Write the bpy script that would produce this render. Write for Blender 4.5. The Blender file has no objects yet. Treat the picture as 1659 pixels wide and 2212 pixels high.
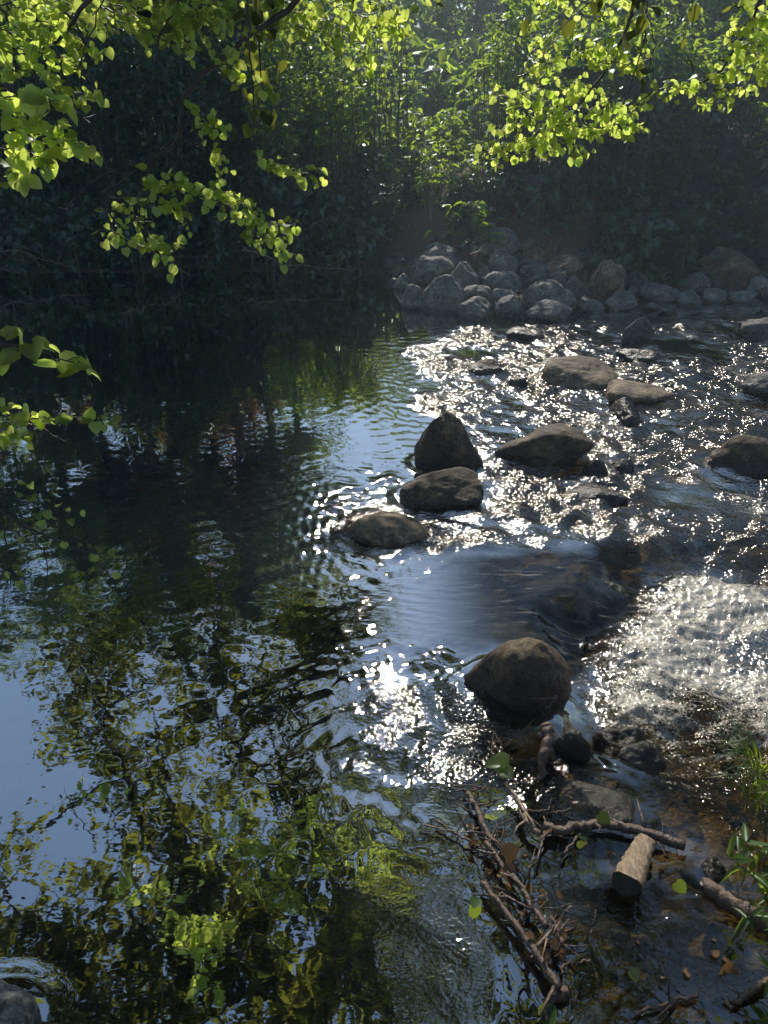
import bpy, math, random
import numpy as np
from mathutils import Vector, noise as mnoise, Matrix
R = math.radians
rng = np.random.default_rng(7)
random.seed(7)
scene = bpy.context.scene
col = scene.collection

# ------------------------------------------------------------------ camera
CAM = np.array([0., 0., 2.7]); PITCH = R(28.0); F = 1626.0       # F: focal length in photo units (photo = 1659 x 2212 units)
CF = np.array([0, math.cos(PITCH), -math.sin(PITCH)]); CU = np.array([0, math.sin(PITCH), math.cos(PITCH)])
cam = bpy.data.cameras.new("camera"); camo = bpy.data.objects.new("camera", cam); col.objects.link(camo)
cam.sensor_fit = 'VERTICAL'; cam.sensor_height = 36; cam.lens = 36 * F / 2212; cam.clip_end = 2000; cam.clip_start = .02
camo.location = CAM; camo.rotation_euler = (math.pi/2 - PITCH, 0, 0)
scene.camera = camo
def ray(u, v): return CF + np.array([1., 0, 0]) * ((u-829.5)/F) + CU * ((1106-v)/F)
def onz(u, v, z=0.):
    d = ray(u, v); return CAM + d * ((z-CAM[2]) / d[2])
def ony(u, v, y):
    d = ray(u, v); return CAM + d * (y/d[1])
def C1(x, y): return 829.5 + .5*x, 431.3 + .5*y         # reading grids laid over the photo
def C2(x, y): return 829.5 + .5*x, 1061.7 + .5*y
def C3(x, y): return 829.5 + .5*x, 1548.2 + .5*y

# ------------------------------------------------------------------ sun and sky
SUN_EL, SUN_AZ = 36.5, -2.0     # azimuth measured from +Y towards +X
w = bpy.data.worlds.new("World"); scene.world = w; w.use_nodes = True
nt = w.node_tree; bg = nt.nodes['Background']; bg.inputs[1].default_value = .13
sky = nt.nodes.new('ShaderNodeTexSky'); sky.sky_type = 'NISHITA'; sky.sun_disc = False
sky.sun_elevation = R(SUN_EL); sky.sun_rotation = R(SUN_AZ); sky.air_density = 1.3; sky.dust_density = .1; sky.ozone_density = 3.2
nt.links.new(sky.outputs[0], bg.inputs[0])
sl = bpy.data.lights.new("sun", 'SUN'); sl.energy = 5.0; sl.angle = R(.5); sl.color = (1, .95, .86)
so = bpy.data.objects.new("sun", sl); col.objects.link(so)
sd = Vector((math.sin(R(SUN_AZ))*math.cos(R(SUN_EL)), math.cos(R(SUN_AZ))*math.cos(R(SUN_EL)), math.sin(R(SUN_EL))))
so.rotation_euler = sd.to_track_quat('Z', 'Y').to_euler(); so.location = (0, 10, 20)
scene.view_settings.view_transform = 'Standard'; scene.view_settings.look = 'None'; scene.view_settings.exposure = 0
scene.cycles.use_denoising = True; scene.cycles.use_adaptive_sampling = False; scene.cycles.filter_width = 1.5
scene.cycles.max_bounces = 8; scene.cycles.transparent_max_bounces = 12; scene.cycles.diffuse_bounces = 3; scene.cycles.glossy_bounces = 3
scene.cycles.sample_clamp_indirect = 3; scene.cycles.caustics_reflective = False; scene.cycles.caustics_refractive = False

# ------------------------------------------------------------------ mesh helpers
def make(name, v, f, mat, parent=None, smooth=True, attrs=None):
    """f: list of (n,k) index arrays with k = 3 or 4"""
    v = np.asarray(v, dtype=np.float32)
    me = bpy.data.meshes.new(name)
    f = [np.asarray(a, dtype=np.int32) for a in f if len(a)]
    me.vertices.add(len(v)); me.vertices.foreach_set('co', v.ravel())
    idx = np.concatenate([a.ravel() for a in f]); tot = np.concatenate([np.full(len(a), a.shape[1], np.int32) for a in f])
    me.loops.add(len(idx)); me.loops.foreach_set('vertex_index', idx)
    me.polygons.add(len(tot)); me.polygons.foreach_set('loop_start', np.concatenate([[0], np.cumsum(tot)[:-1]]).astype(np.int32))
    me.update(calc_edges=True)
    me.polygons.foreach_set('use_smooth', np.full(len(tot), smooth)); me.validate()
    for k, a in (attrs or {}).items():
        at = me.attributes.new(k, 'FLOAT', 'POINT'); at.data.foreach_set('value', np.asarray(a, dtype=np.float32))
    if mat: me.materials.append(mat)
    o = bpy.data.objects.new(name, me); col.objects.link(o)
    if parent: o.parent = parent
    return o
def tag(o, label=None, cat=None, group=None, kind=None):
    for k, x in (('label', label), ('category', cat), ('group', group), ('kind', kind)):
        if x: o[k] = x
    return o
def empty(name, loc, label=None, cat=None, group=None):
    o = bpy.data.objects.new(name, None); o.empty_display_size = .1; col.objects.link(o); o.location = tuple(float(c) for c in loc)
    return tag(o, label, cat, group)
class MB:
    def __init__(s): s.v = []; s.t = []; s.q = []; s.n = 0; s.a = []
    def add(s, v, t=None, q=None, a=None):
        v = np.asarray(v); s.v.append(v)
        if t is not None and len(t): s.t.append(np.asarray(t) + s.n)
        if q is not None and len(q): s.q.append(np.asarray(q) + s.n)
        s.a.append(np.zeros(len(v)) if a is None else np.broadcast_to(a, (len(v),))); s.n += len(v)
    def build(s, name, mat, parent=None, smooth=True, off=None):
        v = np.concatenate(s.v)
        if off is not None: v = v - np.asarray(off)
        f = []
        if s.t: f.append(np.concatenate(s.t))
        if s.q: f.append(np.concatenate(s.q))
        return make(name, v, f, mat, parent, smooth, {'var': np.concatenate(s.a)})
    def tube(s, pts, rad, sides=6, wob=0., a=None, cap=True):
        pts = np.asarray(pts, float); n = len(pts); rad = np.broadcast_to(np.asarray(rad, float), (n,))
        tan = np.gradient(pts, axis=0); tan /= np.linalg.norm(tan, axis=1)[:, None] + 1e-9
        ref = np.array([0.13, .27, 1.]) if abs(tan[0][2]) < .9 else np.array([1., .1, 0.])
        rings = []
        for i in range(n):
            e1 = np.cross(tan[i], ref); e1 /= np.linalg.norm(e1) + 1e-9; e2 = np.cross(tan[i], e1)
            an = np.arange(sides) * 2*np.pi/sides
            rr = rad[i] * (1 + wob * (rng.random(sides)-.5))
            rings.append(pts[i] + (np.cos(an)*rr)[:, None]*e1 + (np.sin(an)*rr)[:, None]*e2)
        v = np.concatenate(rings); q = []
        i, j = np.meshgrid(np.arange(n-1), np.arange(sides), indexing='ij'); i = i.ravel(); j = j.ravel(); k = (j+1) % sides
        q = np.stack([i*sides+j, i*sides+k, (i+1)*sides+k, (i+1)*sides+j], 1)
        t = []
        if cap:
            v = np.concatenate([v, pts[:1], pts[-1:]]); b = n*sides
            for j in range(sides):
                k = (j+1) % sides; t += [[b, k, j], [b+1, (n-1)*sides+j, (n-1)*sides+k]]
        s.add(v, t, q, a)
def smooth_path(pts, k=4, jit=0.):
    pts = np.asarray(pts, float)
    if len(pts) < 3:
        t = np.linspace(0, 1, 5)[:, None]; o = pts[0]*(1-t) + pts[1]*t
    else:
        P = np.vstack([2*pts[0]-pts[1], pts, 2*pts[-1]-pts[-2]]); o = []
        for i in range(1, len(P)-2):
            for s_ in np.linspace(0, 1, k, endpoint=False):
                a, b, c, d = P[i-1:i+3]
                o.append(.5*((2*b)+(-a+c)*s_+(2*a-5*b+4*c-d)*s_**2+(-a+3*b-3*c+d)*s_**3))
        o.append(P[-2]); o = np.array(o)
    if jit: o[1:-1] += rng.normal(0, jit, o[1:-1].shape)
    return o
# leaf templates: x width, y length, z normal
def mirror_leaf(mid, side, fold=.12, curl=.12):
    nm, ns = len(mid), len(side)
    v = [(0, y, 0) for y in mid] + [(x, y, 0) for x, y in side] + [(-x, y, 0) for x, y in side]
    v = np.array(v, float); v[:, 2] = fold*np.abs(v[:, 0])*2 - curl*v[:, 1]**2
    return v
LIND_V = mirror_leaf([0, .35, .7, 1.02], [(.27, -.1), (.5, .12), (.52, .45), (.30, .78)])
LIND_T = []
for o_, sgn in ((4, 0), (8, 1)):
    for t in [(0, o_, o_+1), (0, o_+1, 1), (1, o_+1, o_+2), (1, o_+2, 2), (2, o_+2, o_+3), (2, o_+3, 3)]:
        LIND_T.append(t if not sgn else t[::-1])
LIND_T = np.array(LIND_T)
OV_V = mirror_leaf([0, .5, 1.1], [(.36, .12), (.33, .58)], .1, .2)
OV_T = np.array([(0, 3, 4), (0, 4, 1), (1, 4, 2), (0, 6, 5), (0, 1, 6), (1, 2, 6)])
LAN_V = OV_V * np.array([.5, 1.3, 1.])
def leaves(mb, pos, ydir, nrm, size, tpl=(LIND_V, LIND_T), var=None):
    pos = np.asarray(pos, float); n = len(pos)
    if not n: return
    y = np.asarray(ydir, float); y = y/(np.linalg.norm(y, axis=1)[:, None]+1e-9)
    z = np.asarray(nrm, float); x = np.cross(y, z); x /= np.linalg.norm(x, axis=1)[:, None]+1e-9; z = np.cross(x, y)
    V, T = tpl; size = np.broadcast_to(size, (n,))[:, None, None]
    asp = rng.uniform(.82, 1.08, n)[:, None, None]; fo = rng.uniform(-.3, 2.4, n)[:, None, None]
    vv = pos[:, None, :] + size*(V[None, :, 0:1]*asp*x[:, None, :] + V[None, :, 1:2]*y[:, None, :] + V[None, :, 2:3]*fo*z[:, None, :])
    t = T[None] + (np.arange(n)*len(V))[:, None, None]
    a = rng.random(n) if var is None else np.broadcast_to(var, (n,))
    mb.add(vv.reshape(-1, 3), t.reshape(-1, 3), None, np.repeat(a, len(V)))

# ------------------------------------------------------------------ materials
def newmat(name):
    m = bpy.data.materials.new(name); m.use_nodes = True; m.node_tree.nodes.clear()
    return m, m.node_tree
def N(nt, typ, **kw):
    n = nt.nodes.new(typ)
    for k, v in kw.items():
        if k.startswith('i_'):
            key = k[2:]; key = int(key) if key.isdigit() else key.replace('_', ' ')
            n.inputs[key].default_value = v
        else: setattr(n, k, v)
    return n
def ramp(nt, src, stops):
    r = N(nt, 'ShaderNodeValToRGB'); e = r.color_ramp.elements
    while len(e) < len(stops): e.new(.5)
    for el, (p, c) in zip(e, stops): el.position = p; el.color = (*c, 1) if len(c) == 3 else c
    nt.links.new(src, r.inputs[0]); return r
def leafmat(name, dif, tra, fac=.55, gloss=.08, vari=.5, tra2=None):
    m, nt = newmat(name); L = nt.links.new
    at = N(nt, 'ShaderNodeAttribute', attribute_name='var')
    geo = N(nt, 'ShaderNodeNewGeometry')
    no = N(nt, 'ShaderNodeTexNoise', i_Scale=3.); L(geo.outputs['Position'], no.inputs['Vector'])
    ad = N(nt, 'ShaderNodeMath', operation='MULTIPLY_ADD'); L(at.outputs['Fac'], ad.inputs[0]); ad.inputs[1].default_value = .7
    mu = N(nt, 'ShaderNodeMath', operation='MULTIPLY'); L(no.outputs[0], mu.inputs[0]); mu.inputs[1].default_value = .3; L(mu.outputs[0], ad.inputs[2])
    c0 = lambda c, k: tuple(x*k for x in c)
    rd = ramp(nt, ad.outputs[0], [(0.1, c0(dif, 1-vari)), (.9, c0(dif, 1+vari))])
    rt = ramp(nt, ad.outputs[0], [(0.1, c0(tra, 1-vari)), (.9, c0(tra2 or tra, 1+vari*.4))])
    # veins: fine noise darkening
    D = N(nt, 'ShaderNodeBsdfDiffuse'); T = N(nt, 'ShaderNodeBsdfTranslucent'); G = N(nt, 'ShaderNodeBsdfGlossy', i_Roughness=.38)
    L(rd.outputs[0], D.inputs[0]); L(rt.outputs[0], T.inputs[0]); G.inputs[0].default_value = (.8, .9, .85, 1)
    m1 = N(nt, 'ShaderNodeMixShader', i_0=fac); L(D.outputs[0], m1.inputs[1]); L(T.outputs[0], m1.inputs[2])
    m2 = N(nt, 'ShaderNodeMixShader', i_0=gloss); L(m1.outputs[0], m2.inputs[1]); L(G.outputs[0], m2.inputs[2])
    o = N(nt, 'ShaderNodeOutputMaterial'); L(m2.outputs[0], o.inputs[0]); return m
M = {}
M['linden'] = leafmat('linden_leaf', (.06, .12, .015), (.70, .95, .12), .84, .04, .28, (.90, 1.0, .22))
M['crown'] = leafmat('shaded_crown_leaf', (.02, .035, .008), (.13, .17, .02), .5, .03, .8, (.46, .50, .05))  # darker copy of the linden leaf, overhead shade put into its colour
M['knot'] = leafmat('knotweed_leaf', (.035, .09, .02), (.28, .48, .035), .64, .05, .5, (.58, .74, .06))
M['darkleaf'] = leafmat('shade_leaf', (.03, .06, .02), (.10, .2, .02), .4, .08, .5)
M['treeleaf'] = leafmat('tree_leaf', (.035, .065, .015), (.30, .44, .04), .55, .04, .5)
M['treebrown'] = leafmat('tree_leaf_bronze', (.10, .06, .025), (.34, .2, .05), .5, .04, .4)
M['grass'] = leafmat('grass_blade', (.04, .09, .012), (.55, .72, .06), .6, .025, .5)
M['dryleaf'] = leafmat('dry_leaf', (.16, .09, .04), (.30, .18, .06), .3, .02, .6)
def barkmat(name, c1, c2, rough=.8, scale=18, bump=.6, stretch=(1, 1, .25)):
    m, nt = newmat(name); L = nt.links.new
    tc = N(nt, 'ShaderNodeTexCoord'); mp = N(nt, 'ShaderNodeMapping'); mp.inputs['Scale'].default_value = stretch; L(tc.outputs['Object'], mp.inputs[0])
    n1 = N(nt, 'ShaderNodeTexNoise', i_Scale=scale, i_Detail=8., i_Roughness=.65); L(mp.outputs[0], n1.inputs['Vector'])
    r = ramp(nt, n1.outputs[0], [(.3, c1), (.7, c2)])
    p = N(nt, 'ShaderNodeBsdfPrincipled', i_Roughness=rough); L(r.outputs[0], p.inputs['Base Color'])
    b = N(nt, 'ShaderNodeBump', i_Strength=bump, i_Distance=.014); L(n1.outputs[0], b.inputs['Height']); L(b.outputs[0], p.inputs['Normal'])
    o = N(nt, 'ShaderNodeOutputMaterial'); L(p.outputs[0], o.inputs[0]); return m
M['bark'] = barkmat('tree_bark', (.02, .016, .012), (.09, .07, .05))
M['twig'] = barkmat('twig_bark', (.012, .009, .007), (.05, .035, .025), .5, 40, .3)
M['stick'] = barkmat('wet_driftwood', (.03, .019, .013), (.19, .115, .07), .32, 45, .8)
M['pale'] = barkmat('weathered_wood', (.07, .045, .03), (.38, .26, .17), .4, 38, 1., (1, .35, .6))
M['stem'] = barkmat('plant_stem', (.05, .06, .02), (.14, .14, .05), .5, 10, .2)
def rockmat(name, c1, c2, c3, moss=0., wet=.07, wz=0.):
    m, nt = newmat(name); L = nt.links.new
    tc = N(nt, 'ShaderNodeTexCoord'); geo = N(nt, 'ShaderNodeNewGeometry'); oi = N(nt, 'ShaderNodeObjectInfo')
    va = N(nt, 'ShaderNodeVectorMath', operation='ADD'); L(geo.outputs['Position'], va.inputs[0]); L(oi.outputs['Random'], va.inputs[1])
    n1 = N(nt, 'ShaderNodeTexNoise', i_Scale=5., i_Detail=9., i_Roughness=.62); L(va.outputs[0], n1.inputs['Vector'])
    n2 = N(nt, 'ShaderNodeTexNoise', i_Scale=55., i_Detail=6., i_Roughness=.7); L(va.outputs[0], n2.inputs['Vector'])
    r = ramp(nt, n1.outputs[0], [(.3, c1), (.52, c2), (.72, c3)])
    sp = ramp(nt, n2.outputs[0], [(.35, (.45, .45, .45)), (.65, (1.25, 1.22, 1.15))])
    mx = N(nt, 'ShaderNodeMix', data_type='RGBA', blend_type='MULTIPLY'); mx.inputs[0].default_value = 1; L(r.outputs[0], mx.inputs[6]); L(sp.outputs[0], mx.inputs[7])
    n3 = N(nt, 'ShaderNodeTexNoise', i_Scale=17., i_Detail=5., i_Roughness=.6, i_Distortion=1.2); L(va.outputs[0], n3.inputs['Vector'])
    st_ = ramp(nt, n3.outputs[0], [(.36, (.45, .42, .38)), (.5, (1., 1., 1.)), (.64, (1.5, 1.45, 1.35))])
    mx0 = mx; mx = N(nt, 'ShaderNodeMix', data_type='RGBA', blend_type='MULTIPLY'); mx.inputs[0].default_value = 1; L(mx0.outputs[2], mx.inputs[6]); L(st_.outputs[0], mx.inputs[7])
    # moss on upward faces
    se = N(nt, 'ShaderNodeSeparateXYZ'); L(geo.outputs['Normal'], se.inputs[0])
    mm = N(nt, 'ShaderNodeMath', operation='MULTIPLY'); L(se.outputs[2], mm.inputs[0]); L(n1.outputs[0], mm.inputs[1])
    mr = ramp(nt, mm.outputs[0], [(.3, (0, 0, 0)), (.5, (moss,)*3)])
    mo = N(nt, 'ShaderNodeMix', data_type='RGBA'); L(mr.outputs[0], mo.inputs[0]); L(mx.outputs[2], mo.inputs[6]); mo.inputs[7].default_value = (.09, .10, .02, 1)
    # wet band above the waterline
    sz = N(nt, 'ShaderNodeSeparateXYZ'); L(geo.outputs['Position'], sz.inputs[0])
    wn = N(nt, 'ShaderNodeMath', operation='MULTIPLY_ADD'); L(n1.outputs[0], wn.inputs[0]); wn.inputs[1].default_value = -.12; L(sz.outputs[2], wn.inputs[2])
    wr = N(nt, 'ShaderNodeMapRange'); L(wn.outputs[0], wr.inputs[0]); wr.inputs[1].default_value = wz-.06+wet-.04; wr.inputs[2].default_value = wz-.06+wet+.02; wr.inputs[3].default_value = 1; wr.inputs[4].default_value = 0
    dk = N(nt, 'ShaderNodeMix', data_type='RGBA', blend_type='MULTIPLY'); L(wr.outputs[0], dk.inputs[0]); L(mo.outputs[2], dk.inputs[6]); dk.inputs[7].default_value = (.38, .34, .26, 1)
    ro = N(nt, 'ShaderNodeMapRange'); L(wr.outputs[0], ro.inputs[0]); ro.inputs[3].default_value = .75; ro.inputs[4].default_value = .22
    p = N(nt, 'ShaderNodeBsdfPrincipled'); L(dk.outputs[2], p.inputs['Base Color']); L(ro.outputs[0], p.inputs['Roughness'])
    b1 = N(nt, 'ShaderNodeBump', i_Strength=.9, i_Distance=.06); L(n1.outputs[0], b1.inputs['Height'])
    b2 = N(nt, 'ShaderNodeBump', i_Strength=.8, i_Distance=.008); L(n2.outputs[0], b2.inputs['Height']); L(b1.outputs[0], b2.inputs['Normal']); L(b2.outputs[0], p.inputs['Normal'])
    o = N(nt, 'ShaderNodeOutputMaterial'); L(p.outputs[0], o.inputs[0]); return m
M['rock'] = rockmat('grey_boulder', (.035, .037, .04), (.10, .10, .098), (.18, .175, .16), 0.15)
M['pile'] = rockmat('pale_grey_boulder', (.07, .07, .068), (.18, .177, .165), (.33, .315, .28), .1)
M['tan'] = rockmat('tan_boulder', (.07, .05, .035), (.20, .14, .09), (.42, .31, .21), .15, .04, -.05)
M['dry'] = rockmat('dry_pale_boulder', (.16, .145, .12), (.34, .31, .26), (.5, .46, .39), .1, -.3)
M['brown'] = rockmat('brown_boulder', (.03, .02, .013), (.085, .055, .032), (.26, .17, .10), .2, .10, -.03)
M['mossy'] = rockmat('mossy_boulder', (.06, .065, .03), (.16, .17, .07), (.26, .26, .14), 1.)
M['wet'] = rockmat('wet_boulder', (.02, .014, .008), (.06, .04, .02), (.11, .08, .04), .4, .5, 0)

# ------------------------------------------------------------------ smooth value noise in numpy
class VN:
    def __init__(s, seed): s.g = np.random.default_rng(seed).random((256, 256))
    def __call__(s, x, y):
        xi = np.floor(x).astype(int); yi = np.floor(y).astype(int); fx = x-xi; fy = y-yi
        fx = fx*fx*fx*(fx*(fx*6-15)+10); fy = fy*fy*fy*(fy*(fy*6-15)+10); g = s.g
        a = g[xi & 255, yi & 255]; b = g[(xi+1) & 255, yi & 255]; c = g[xi & 255, (yi+1) & 255]; d = g[(xi+1) & 255, (yi+1) & 255]
        return (a*(1-fx)+b*fx)*(1-fy)+(c*(1-fx)+d*fx)*fy - .5
vn = [VN(100+i) for i in range(8)]
def sst(a, b, x): t = np.clip((x-a)/(b-a), 0, 1); return t*t*(3-2*t)
def sdpoly(px, py, poly):
    """signed distance, positive inside"""
    d = np.full(px.shape, 1e9); ins = np.zeros(px.shape, bool); n = len(poly)
    for i in range(n):
        ax, ay = poly[i]; bx, by = poly[(i+1) % n]; ex, ey = bx-ax, by-ay
        t = np.clip(((px-ax)*ex+(py-ay)*ey)/(ex*ex+ey*ey+1e-12), 0, 1)
        d = np.minimum(d, (px-ax-t*ex)**2+(py-ay-t*ey)**2)
        c = ((ay > py) != (by > py)) & (px < (bx-ax)*(py-ay)/(by-ay+1e-12)+ax); ins ^= c
    d = np.sqrt(d); return np.where(ins, d, -d)
def world_poly(uv): return [tuple(onz(a/1.507, b/1.507)[:2]) for a, b in uv]

# ------------------------------------------------------------------ ground: bed, banks, everything in one sheet
def far_edge(x): return 14.9 - 2.6*sst(-.3, 1.2, x) + .5*sst(3, 7, x) + .25*np.sin(x*1.3) + .15*np.sin(x*3.1+1)
def right_edge(y): return 1.62 + .32*(y-1.2) + .16*np.maximum(0, y-2.2)**2 + .05*np.sin(y*2.3)
def ground_z(x, y):
    x = np.asarray(x, float); y = np.asarray(y, float)
    s = y - far_edge(x)
    bed = -.62 + .30*sst(-.5, 1.2, x - .12*(y-2)) + .12*sst(3.2, 1.2, y)*sst(-.6, .6, x)
    bed = bed + .05*vn[0](x*2.1, y*2.1) + .03*vn[1](x*6, y*6) + .012*vn[2](x*19, y*19)
    pile = sst(.1, 1., x)*sst(7.5, 5.5, x)
    rise_s = 1.55*sst(0, 3.2, s) + .035*np.maximum(0, s-3)
    rise_p = .16*np.minimum(s, 1.6) + 1.5*sst(1.2, 4.2, s) + .035*np.maximum(0, s-4)
    far = np.where(s > 0, rise_s*(1-pile)+rise_p*pile, np.maximum(s*.45, -3)) + .0
    far = far + np.where(s > .3, .10*vn[3](x*1.3, y*1.3)+.03*vn[4](x*5, y*5), 0) * sst(.3, 1, s)
    rt = x - right_edge(y); right = np.where(rt > 0, .9*sst(0, 1.6, rt)+.1*np.maximum(0, rt-1.2), rt*.9) + .05*vn[5](x*3, y*3)
    near = .75 - y; nearz = np.where(near > 0, 1.1*sst(0, 1.5, near), near*.5) + .05*vn[5](x*3, y*3)
    lf = -11 - x - .15*(y-6); left = np.where(lf > 0, 1.4*sst(0, 3, lf), lf*.4)
    return np.maximum.reduce([bed, np.minimum(far, 6), np.minimum(right, 3), nearz, left])
def axis(lo, hi, fine, growth, far):
    a = list(np.arange(lo, hi, fine)); st = fine
    b = a[-1]
    while b < far: st *= growth; b += st; a.append(b)
    st = fine; b = lo; pre = []
    while b > -far: st *= growth; b -= st; pre.append(b)
    return np.array(pre[::-1]+a)
gx = axis(-3.2, 3.6, .035, 1.05, 400); gy = axis(.8, 8, .035, 1.035, 400)
X, Y = np.meshgrid(gx, gy); Z = ground_z(X, Y)
def gridfaces(ny, nx):
    i, j = np.meshgrid(np.arange(ny-1), np.arange(nx-1), indexing='ij'); i = i.ravel(); j = j.ravel()
    return np.stack([i*nx+j, i*nx+j+1, (i+1)*nx+j+1, (i+1)*nx+j], 1)
m, nt = newmat('ground_soil'); L = nt.links.new
geo = N(nt, 'ShaderNodeNewGeometry')
n1 = N(nt, 'ShaderNodeTexNoise', i_Scale=2.5, i_Detail=8., i_Roughness=.65); L(geo.outputs[0], n1.inputs['Vector'])
vo = N(nt, 'ShaderNodeTexVoronoi', i_Scale=22.); L(geo.outputs[0], vo.inputs['Vector'])
n2 = N(nt, 'ShaderNodeTexNoise', i_Scale=35., i_Detail=6.); L(geo.outputs[0], n2.inputs['Vector'])
rb = ramp(nt, n1.outputs[0], [(.3, (.06, .045, .025)), (.5, (.12, .095, .055)), (.7, (.12, .115, .045))])
vc = ramp(nt, vo.outputs['Color'], [(.1, (.5, .5, .5)), (.9, (1.6, 1.45, 1.2))])
vm = N(nt, 'ShaderNodeMix', data_type='RGBA', blend_type='MULTIPLY'); vm.inputs[0].default_value = .8; L(rb.outputs[0], vm.inputs[6]); L(vc.outputs[0], vm.inputs[7])
rs = ramp(nt, n2.outputs[0], [(.3, (.035, .022, .014)), (.5, (.09, .06, .035)), (.68, (.20, .13, .07))])
sz = N(nt, 'ShaderNodeSeparateXYZ'); L(geo.outputs[0], sz.inputs[0])
mr = N(nt, 'ShaderNodeMapRange'); L(sz.outputs[2], mr.inputs[0]); mr.inputs[1].default_value = -.02; mr.inputs[2].default_value = .06
mx = N(nt, 'ShaderNodeMix', data_type='RGBA'); L(mr.outputs[0], mx.inputs[0]); L(vm.outputs[2], mx.inputs[6]); L(rs.outputs[0], mx.inputs[7])
p = N(nt, 'ShaderNodeBsdfPrincipled', i_Roughness=.85); L(mx.outputs[2], p.inputs['Base Color'])
b = N(nt, 'ShaderNodeBump', i_Strength=.8, i_Distance=.03); L(n2.outputs[0], b.inputs['Height']); L(b.outputs[0], p.inputs['Normal'])
o = N(nt, 'ShaderNodeOutputMaterial'); L(p.outputs[0], o.inputs[0])
ground = make('ground', np.stack([X.ravel(), Y.ravel(), Z.ravel()], 1), [gridfaces(len(gy), len(gx))], m)
tag(ground, kind='structure')

# ------------------------------------------------------------------ rocks
def solve_base(u, v, zfix=None):
    """where the ray meets the water surface or the ground, whichever is higher"""
    if zfix is not None: return onz(u, v, zfix)
    z = 0.
    for _ in range(30):
        p = onz(u, v, z); z = .5*z + .5*max(0., float(ground_z(p[0], p[1])))
    return onz(u, v, z)
ICO = None
def ico(sub):
    import bmesh
    bm = bmesh.new(); bmesh.ops.create_icosphere(bm, subdivisions=sub, radius=1)
    v = np.array([x.co[:] for x in bm.verts]); f = np.array([[y.index for y in x.verts] for x in bm.faces]); bm.free(); return v, f
ICOS = {5: ico(5), 4: ico(4), 3: ico(3)}
def rock_shape(seed, sub=5, planes=12, sharp=9., taper=0., skew=0., rough=1.):
    r = np.random.default_rng(seed); D, f = ICOS[sub]
    n = r.normal(size=(planes, 3)); n[:, 2] *= .8; n /= np.linalg.norm(n, axis=1)[:, None]
    d = r.uniform(.62, .95, planes)
    q = np.maximum(D @ n.T, 0.01)/d; inv = (1.15**-sharp + (q**sharp).sum(1))**(1/sharp); v = D/inv[:, None]
    off = r.random(3)*50
    k = np.array([mnoise.fractal(Vector(x*1.3+off), .9, 2.0, 6) for x in D]); k2 = np.array([mnoise.noise(Vector(x*5+off)) for x in D])
    v = v*(1+rough*(.13*k+.028*k2))[:, None]
    v -= (v.max(0)+v.min(0))/2; v /= (v.max(0)-v.min(0))/2
    if taper: v[:, :2] *= (1 - taper*(v[:, 2:3]+1)/2)
    if skew: v[:, 0] += skew*(v[:, 2]+1)/2
    v[:, 0] -= (v[:, 0].max()+v[:, 0].min())/2; v[:, 0] /= np.abs(v[:, 0]).max()
    return v, f
ROCKS = []
def rock(box, label, mat='rock', group=None, zfix=None, seed=None, sub=5, name='boulder', depth=.85, sink=.3, **kw):
    u0, v0, u1, v1 = box; uc = (u0+u1)/2
    P = solve_base(uc, v1, zfix); hx = (u1-u0)/2 * (P[1]*CF[1] - (P[2]-CAM[2])*math.sin(PITCH)*1.)/F
    hy = hx*depth; cy = P[1]+hy*.75
    vb = v1 + sink*(v1-v0); vc = (v0+vb)/2; C = ony(uc, vc, cy); t = np.dot(C-CAM, CF)
    hx = (u1-u0)/2*t/F; hy = hx*depth
    ph = (vb-v0)/2*t/F; th = math.atan2(CAM[2]-C[2], cy)
    hz = math.sqrt(max(ph**2-(hy*math.sin(th))**2, (.45*ph)**2))/math.cos(th)
    seed = seed if seed is not None else len(ROCKS)*13+5
    v, f = rock_shape(seed, sub, **kw)
    v = v*np.array([hx, hy, hz])
    o = make(name, v, [f], M[mat]); o.location = tuple(C); tag(o, label, 'rock', group)
    ROCKS.append((C[0], C[1], hx, hy, C[2], hz)); return o
def r1(x0, y0, x1, y1): a, b = C1(x0, y0), C1(x1, y1); return (a[0], a[1], b[0], b[1])
PG = 'boulders heaped at the far bank'
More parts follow.
